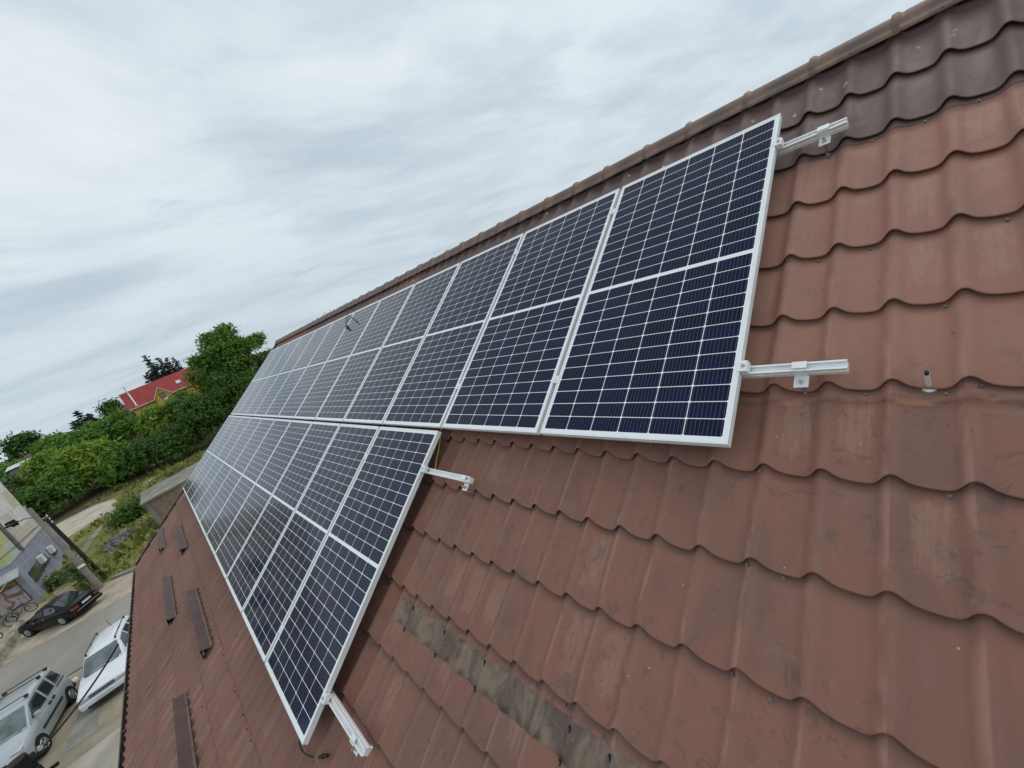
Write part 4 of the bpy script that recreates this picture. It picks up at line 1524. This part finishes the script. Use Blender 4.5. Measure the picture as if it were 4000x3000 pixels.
sm = thing('service_mast', 'dark service mast with white insulators, in front of the van bonnet', 'mast', (-9.05, -5.13, .62))
b = MB()
b.tube((0, 0, -.62), (0, 0, 5.30), .15, .12, 14)
b.build('post', mat('dark_mast', (.018, .016, .015), .8), sm)
b = MB()
b.tube((-.02, -.34, 5.16), (.03, .30, 5.16), .035, n=8)
b.tube((-.04, -.30, 4.86), (.03, .26, 4.86), .03, n=8)
b.build('crossarm', M['rubber'], sm)
b = MB()
b.box((.10, .02, 4.9), (.16, .26, .3), (0, 0, .1))
b.build('junction_box', M['rubber'], sm, bevel=.02)
for yy in (-.29, -.12, .24):
    b = MB()
    b.tube((0, yy, 5.19), (0, yy, 5.22), .022, .036, 10)
    b.tube((0, yy, 5.22), (0, yy, 5.27), .040, .022, 10)
    b.build('insulator', mat('porcelain', (.45, .44, .42), .25), sm, smooth=False)

wire('thick black service cable slung from the eave to the dark mast', (-9.3, -3.62, 6.42), (-9.05, -4.90, 5.82), .06, .015, 'service_cable')

b = MB()
rs = []
gr = random.Random(5)
for i in range(19):
    xx = -42.6 + i * .33
    h_ = .52 + gr.uniform(-.07, .07)
    yo = -13.65 - .012 * i + gr.uniform(-.05, .05)
    rs.append([(xx, yo - .22, -.05), (xx, yo - .20, h_ - .04), (xx, yo - .1, h_), (xx, yo + .08, h_ + gr.uniform(-.03, .03)), (xx, yo + .19, h_ - .07), (xx, yo + .26, -.05)])
b.loft(rs, True, True)
tag(b.build('low_wall', mat('mossy_concrete', (.36, .35, .27), .95, 0, .1, .22, 1.6, .5, 7), None, smooth=False), 'short low wall of pale crumbling concrete beside the bicycles', 'wall')

# ------------------------------------------------------------------ bicycles


def bicycle(loc, rot, label, col):
    r_ = thing('bicycle', label, 'bicycle', loc, rot, 'bicycles in front of the shop')
    fm = mat('bike_paint', col, .4, .2)
    for xx in (-.52, .52):
        b = MB()
        b.torus((xx, 0, .34), (0, 1, 0), .315, .028, 26, 6)
        wl = b.build('wheel', M['rubber'], r_, smooth=True)
        b = MB()
        for i in range(8):
            a = i * math.pi / 4
            b.tube((xx, 0, .34), (xx + .3 * math.cos(a), 0, .34 + .3 * math.sin(a)), .004, n=4)
        b.tube((xx, -.04, .34), (xx, .04, .34), .025, n=8)
        b.build('spokes', M['steel'], wl)
    b = MB()
    for p, q in (((-.52, 0, .34), (-.08, 0, .3)), ((-.52, 0, .34), (-.2, 0, .82)), ((-.08, 0, .3), (-.24, 0, .95)), ((-.08, 0, .3), (.36, 0, .78)), ((-.2, 0, .84), (.34, 0, .86)), ((.52, 0, .34), (.33, 0, 1.0))):
        b.tube(p, q, .02, n=7)
    b.build('frame', fm, r_)
    b = MB()
    b.path([(.36, -.3, 1.04), (.42, -.2, 1.06), (.33, 0, 1.02), (.42, .2, 1.06), (.36, .3, 1.04)], .014, 6)
    b.build('handlebar', M['black'], r_)
    b = MB()
    b.blob((-.25, 0, .97), (.14, .07, .035), 10, 5)
    b.build('saddle', M['black'], r_, smooth=True)


bicycle((-45.4, -14.0, 0), (R(8), 0, R(80)), 'dark bicycle standing nearest to the black sedan', (.02, .02, .025))
bicycle((-44.6, -15.0, 0), (R(-6), 0, R(100)), 'blue-grey bicycle with its front wheel turned to the shop window', (.05, .09, .16))
bicycle((-43.4, -15.3, 0), (R(10), 0, R(60)), 'bicycle lying half behind the low concrete wall', (.06, .06, .06))

# ------------------------------------------------------------------ vehicles


def vehicle(name, label, loc, rotz, spec):
    V_ = thing(name, label, spec['cat'], loc, (0, 0, rotz))
    paint = spec['paint']

    def sect(x, zb, zt, w_):
        half = [(.55 * w_, zb), (.88 * w_, zb + .01), (.97 * w_, zb + .10), (w_, zb + .38 * (zt - zb)), (w_ * .995, zb + .66 * (zt - zb)), (.97 * w_, zt - .07), (.925 * w_, zt - .018), (.8 * w_, zt), (.4 * w_, zt + .022)]
        return [(x, a, c) for a, c in half] + [(x, -a, c) for a, c in half[::-1]]
    b = MB()
    b.loft([sect(*st) for st in spec['lower']], True, True)
    body = b.build('body', paint, V_, smooth=True, bevel=0)
    es = body.modifiers.new('edge', 'EDGE_SPLIT')
    es.split_angle = R(42)
    gs = spec['green']

    def gsec(st):
        x, wb, wt, zb, zt = st
        half = [(wb, zb - .03), (wt + .01, zt - .035), (wt - .045, zt), (wt * .45, zt + .02)]
        return [(x, a, c) for a, c in half] + [(x, -a, c) for a, c in half[::-1]]
    b = MB()
    b.loft([gsec(s_) for s_ in gs], True, True)
    cab = b.build('cabin', spec.get('cabin_paint', paint), V_, smooth=True)
    es = cab.modifiers.new('edge', 'EDGE_SPLIT')
    es.split_angle = R(30)

    def gi(x):
        X_ = [s_[0] for s_ in gs][::-1]
        return [float(np.interp(x, X_, [s_[i] for s_ in gs][::-1])) for i in range(1, 5)]

    def side(poly, nm, material, off=.012, parent=V_):
        for sgn in (1, -1):
            pts = []
            for (x, z_) in poly:
                wb, wt, zb, zt = gi(x)
                f_ = min(max((z_ - zb) / max(zt - .035 - zb, .05), 0), 1)
                pts.append((x, sgn * (wb + (wt + .01 - wb) * f_ + off), z_))
            b = MB()
            b.extrude(pts, (0, -sgn * .03, 0))
            b.build(nm, material, parent)
    for poly in spec['windows']:
        side(poly, 'side_window', M['car_glass'])

    def face(a, c, nm, inset=.05, t0=.06, t1=.93, material=None):
        """glass between two cabin stations across the car"""
        (xa, _, wa, _, za), (xc, _, wc, _, zc) = a, c
        P = []
        for tt, sg in ((t0, 1), (t1, 1), (t1, -1), (t0, -1)):
            P.append(Vector((xa + (xc - xa) * tt, sg * ((wa + (wc - wa) * tt) - inset), za + (zc - za) * tt + .004)))
        nrm = (P[1] - P[0]).cross(P[3] - P[0]).normalized()
        if nrm.z < 0:
            nrm = -nrm
        b = MB()
        b.extrude([p + nrm * .020 for p in P], -nrm * .015)
        return b.build(nm, material or M['car_glass'], V_)
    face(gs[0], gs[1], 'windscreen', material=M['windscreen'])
    if not spec.get('van'):
        face(gs[-1], gs[-2], 'rear_window')
    wr_ = spec.get('wheel_r', .31)
    w0 = spec['w']
    for xx in spec['axles']:
        for sgn in (1, -1):
            b = MB()
            b.tube((xx, sgn * (w0 - .30), wr_ + .02), (xx, sgn * (w0 + .006), wr_ + .02), wr_ + .055, n=26)
            b.build('wheel_arch', M['rubber'], V_)
            b = MB()
            ring = []
            for (rad, yy) in ((wr_ * .66, -.06), (wr_ * .9, -.10), (wr_, -.06), (wr_, .03), (wr_ * .93, .075), (wr_ * .66, .08)):
                ring.append([(xx + rad * math.cos(2 * math.pi * i / 24), sgn * (w0 - .06 + yy), wr_ + rad * math.sin(2 * math.pi * i / 24)) for i in range(24)])
            b.loft(ring, True, True)
            wl = b.build('wheel', M['rubber'], V_, smooth=True)
            es = wl.modifiers.new('edge', 'EDGE_SPLIT')
            es.split_angle = R(35)
            b = MB()
            yo = sgn * (w0 + .016)
            b.torus((xx, yo, wr_), (0, 1, 0), wr_ * .6, .018, 24, 6)
            for i in range(spec.get('spokes', 6)):
                a = 2 * math.pi * i / spec.get('spokes', 6) + .3
                b.tube((xx + .03 * math.cos(a), yo + sgn * .012, wr_ + .03 * math.sin(a)), (xx + wr_ * .6 * math.cos(a), yo, wr_ + wr_ * .6 * math.sin(a)), .022, .03, 6)
            b.tube((xx, yo - sgn * .01, wr_), (xx, yo + sgn * .02, wr_), .055, n=12)
            b.build('rim', M['rim'], wl)
    for nm, material, bev, boxes in spec['extras']:
        for (a, c) in boxes:
            b = MB()
            b.bb(a, c)
            b.build(nm, material, V_, bevel=bev)
    return V_


def car_paint(name, c, metal=0.0):
    m_ = mat(name, c, .32, metal, .5, .02, 2, coat=.8)
    return m_


M['car_glass'] = mat('car_glass', (.018, .026, .028), .06, 0, .7, 0, coat=.5)
M['rim'] = mat('alloy_rim', (.5, .5, .5), .35, .7, .5, 0)
M['head'] = mat('headlight_glass', (.55, .58, .6), .1, .3, .7, .05, coat=.6)
M['red_lamp'] = mat('tail_lamp', (.18, .012, .01), .2, 0, .6, 0, coat=.5)
M['plastic'] = mat('bumper_plastic', (.03, .031, .034), .6, 0, .35, .08)
M['plate'] = mat('number_plate', (.6, .61, .62), .4, 0, .4, .1, 14)
windscreen_painted_sheen = mat('windscreen_painted_sheen', (.13, .17, .165), .06, 0, .7, .3, 1.2, coat=.5)  # reflection of sky and trees painted in as a paler base colour
M['windscreen'] = windscreen_painted_sheen
white = car_paint('white_car_paint', (.74, .77, .80))
silver = car_paint('silver_white_paint', (.43, .47, .49), .25)
black = mat('black_car_paint', (.004, .004, .005), .25, 0, .25, 0)


def both(a, c):
    return [(a, c), ((a[0], -a[1], a[2]), (c[0], -c[1], c[2]))]


van = dict(cat='van', paint=silver, w=.83, axles=(1.3, -1.3), wheel_r=.31, van=True,
           lower=[(2.06, .36, .60, .56), (2.02, .28, .78, .68), (1.86, .24, .92, .77), (1.5, .22, 1.03, .815), (1.0, .2, 1.11, .83), (.5, .2, 1.14, .83), (-1.2, .2, 1.14, .83), (-1.74, .24, 1.13, .82), (-1.92, .3, 1.08, .78)],
           green=[(1.06, .79, .74, 1.08, 1.12), (.34, .82, .70, 1.1, 1.70), (-.3, .82, .71, 1.12, 1.81), (-1.3, .82, .71, 1.12, 1.80), (-1.72, .80, .69, 1.12, 1.74), (-1.92, .78, .68, 1.08, 1.2)],
           windows=[[(.80, 1.17), (.34, 1.60), (-.26, 1.68), (-.26, 1.15), (.3, 1.15)], [(-.40, 1.17), (-.40, 1.68), (-.98, 1.68), (-.98, 1.17)], [(-1.12, 1.17), (-1.12, 1.67), (-1.60, 1.62), (-1.68, 1.18)]],
           extras=[('bumper', M['plastic'], .05, [((1.70, -.78, .26), (2.10, .78, .56))]), ('rear_bumper', M['plastic'], .05, [((-2.0, -.80, .3), (-1.68, .80, .58))]),
                   ('side_moulding', M['plastic'], .015, both((.85, .80, .58), (-.85, .852, .68))), ('door_handle', M['plastic'], .01, both((-.12, .8, .92), (-.30, .86, 1.0)) + both((-.44, .8, .92), (-.62, .86, 1.0))),
                   ('wing_mirror', silver, .03, both((.62, .84, 1.14), (.76, 1.02, 1.30))), ('headlight', M['head'], .04, both((1.72, .42, .74), (1.965, .745, .94))),
                   ('roof_bar', M['plastic'], .008, [((.02, -.72, 1.86), (.06, .72, 1.89)), ((-1.02, -.72, 1.88), (-.98, .72, 1.91)), ((-1.6, -.70, 1.83), (-1.56, .70, 1.86))]),
                   ('bar_foot', M['plastic'], .01, both((-.02, .62, 1.79), (.10, .72, 1.87)) + both((-1.06, .62, 1.80), (-.94, .72, 1.89)) + both((-1.64, .60, 1.75), (-1.52, .70, 1.84))),
                   ('sliding_rail', M['plastic'], .004, both((-1.05, .81, 1.08), (-1.72, .845, 1.11))), ('grille', M['plastic'], .01, [((1.92, -.3, .66), (2.045, .3, .76))]),
                   ('wiper', M['plastic'], .004, [((1.02, -.6, 1.11), (1.06, .55, 1.145))])])
vehicle('parked_van', 'silver-white delivery van with three roof bars and dark side windows', (-24.25, -10.22, .01), R(-11.8), van)

est = dict(cat='car', paint=white, w=.86, axles=(1.26, -1.26), wheel_r=.30,
           lower=[(2.13, .30, .54, .66), (2.11, .22, .68, .79), (2.0, .2, .75, .84), (1.3, .18, .88, .86), (.9, .18, .94, .865), (0, .18, .95, .87), (-1.4, .18, .96, .865), (-2.1, .22, .96, .83), (-2.28, .3, .9, .76)],
           green=[(1.02, .80, .72, .92, .955), (.22, .83, .60, .93, 1.40), (-.5, .83, .61, .94, 1.46), (-1.5, .82, .60, .94, 1.43), (-1.9, .79, .58, .94, 1.37), (-2.24, .74, .62, .93, 1.0)],
           windows=[[(.74, .99), (.20, 1.31), (-.30, 1.37), (-.30, .98)], [(-.40, .98), (-.40, 1.37), (-1.05, 1.35), (-1.15, .99)], [(-1.28, 1.0), (-1.2, 1.34), (-1.75, 1.29), (-1.95, 1.02)]],
           extras=[('bumper', white, .05, [((1.72, -.83, .24), (2.19, .83, .50))]), ('air_intake', M['plastic'], .02, [((2.10, -.62, .20), (2.20, .62, .31))]),
                   ('headlight', M['head'], .03, both((1.95, .42, .53), (2.165, .78, .675))), ('grille', M['plastic'], .008, [((2.0, -.41, .545), (2.165, .41, .585)), ((2.0, -.41, .615), (2.155, .41, .655))]),
                   ('number_plate', M['plate'], .004, [((2.17, -.26, .35), (2.205, .26, .46))]), ('wing_mirror', white, .03, both((.70, .86, .98), (.82, 1.02, 1.12))),
                   ('roof_rail', M['plastic'], .01, both((.12, .50, 1.49), (-1.7, .54, 1.515))), ('rail_foot', M['plastic'], .01, both((.06, .50, 1.40), (.16, .54, 1.50)) + both((-.75, .50, 1.44), (-.65, .54, 1.50)) + both((-1.72, .50, 1.38), (-1.62, .54, 1.50))),
                   ('aerial', M['plastic'], .002, [((-1.72, -.01, 1.40), (-1.71, .01, 1.75))]), ('wiper', M['plastic'], .004, [((.98, -.6, .955), (1.03, .55, .985))])])
vehicle('parked_estate_car', 'white estate car with black roof rails parked between van and gutter', (-25.15, -7.52, .01), R(-8), est)

sed = dict(cat='car', paint=black, w=.88, axles=(1.4, -1.35), wheel_r=.32, spokes=7,
           lower=[(2.2, .34, .6, .62), (2.14, .24, .72, .78), (1.9, .2, .82, .85), (1.3, .18, .90, .875), (.8, .18, .945, .88), (-.5, .18, .96, .885), (-1.6, .19, .98, .875), (-2.2, .22, .97, .83), (-2.42, .3, .9, .74)],
           green=[(.92, .80, .72, .92, .955), (.10, .83, .60, .94, 1.38), (-.5, .83, .61, .95, 1.43), (-.95, .83, .60, .95, 1.41), (-1.82, .78, .66, .95, .985)],
           windows=[[(.62, 1.0), (.08, 1.29), (-.34, 1.34), (-.34, .99)], [(-.44, .99), (-.44, 1.34), (-.95, 1.32), (-1.22, 1.18), (-1.28, 1.0)]],
           extras=[('bumper', black, .05, [((-2.5, -.80, .30), (-2.1, .80, .56))]), ('tail_light', M['red_lamp'], .02, both((-2.47, .46, .64), (-2.2, .80, .80))),
                   ('number_plate', M['plate'], .004, [((-2.475, -.27, .66), (-2.44, .27, .78))]), ('door_handle', M['steel'], .008, both((-.20, .86, .80), (-.36, .90, .84)) + both((.62, .86, .78), (.46, .90, .82))),
                   ('wing_mirror', black, .03, both((.60, .88, .96), (.74, 1.04, 1.10))), ('bumper_trim', M['steel'], .004, [((-2.51, -.74, .50), (-2.49, .74, .53))]),
                   ('headlight', M['head'], .03, both((1.95, .46, .58), (2.15, .78, .72)))])
hd = math.atan2(-.677, -.736)
# rear left wheel stands at (-36.98, -10.8)
ch, sh2 = math.cos(hd), math.sin(hd)
lx, ly = -1.35, .86
vehicle('parked_sedan', 'black sedan with red tail lights parked on the dusty verge', (-36.98 - (lx * ch - ly * sh2), -10.8 - (lx * sh2 + ly * ch), .005), hd, sed)
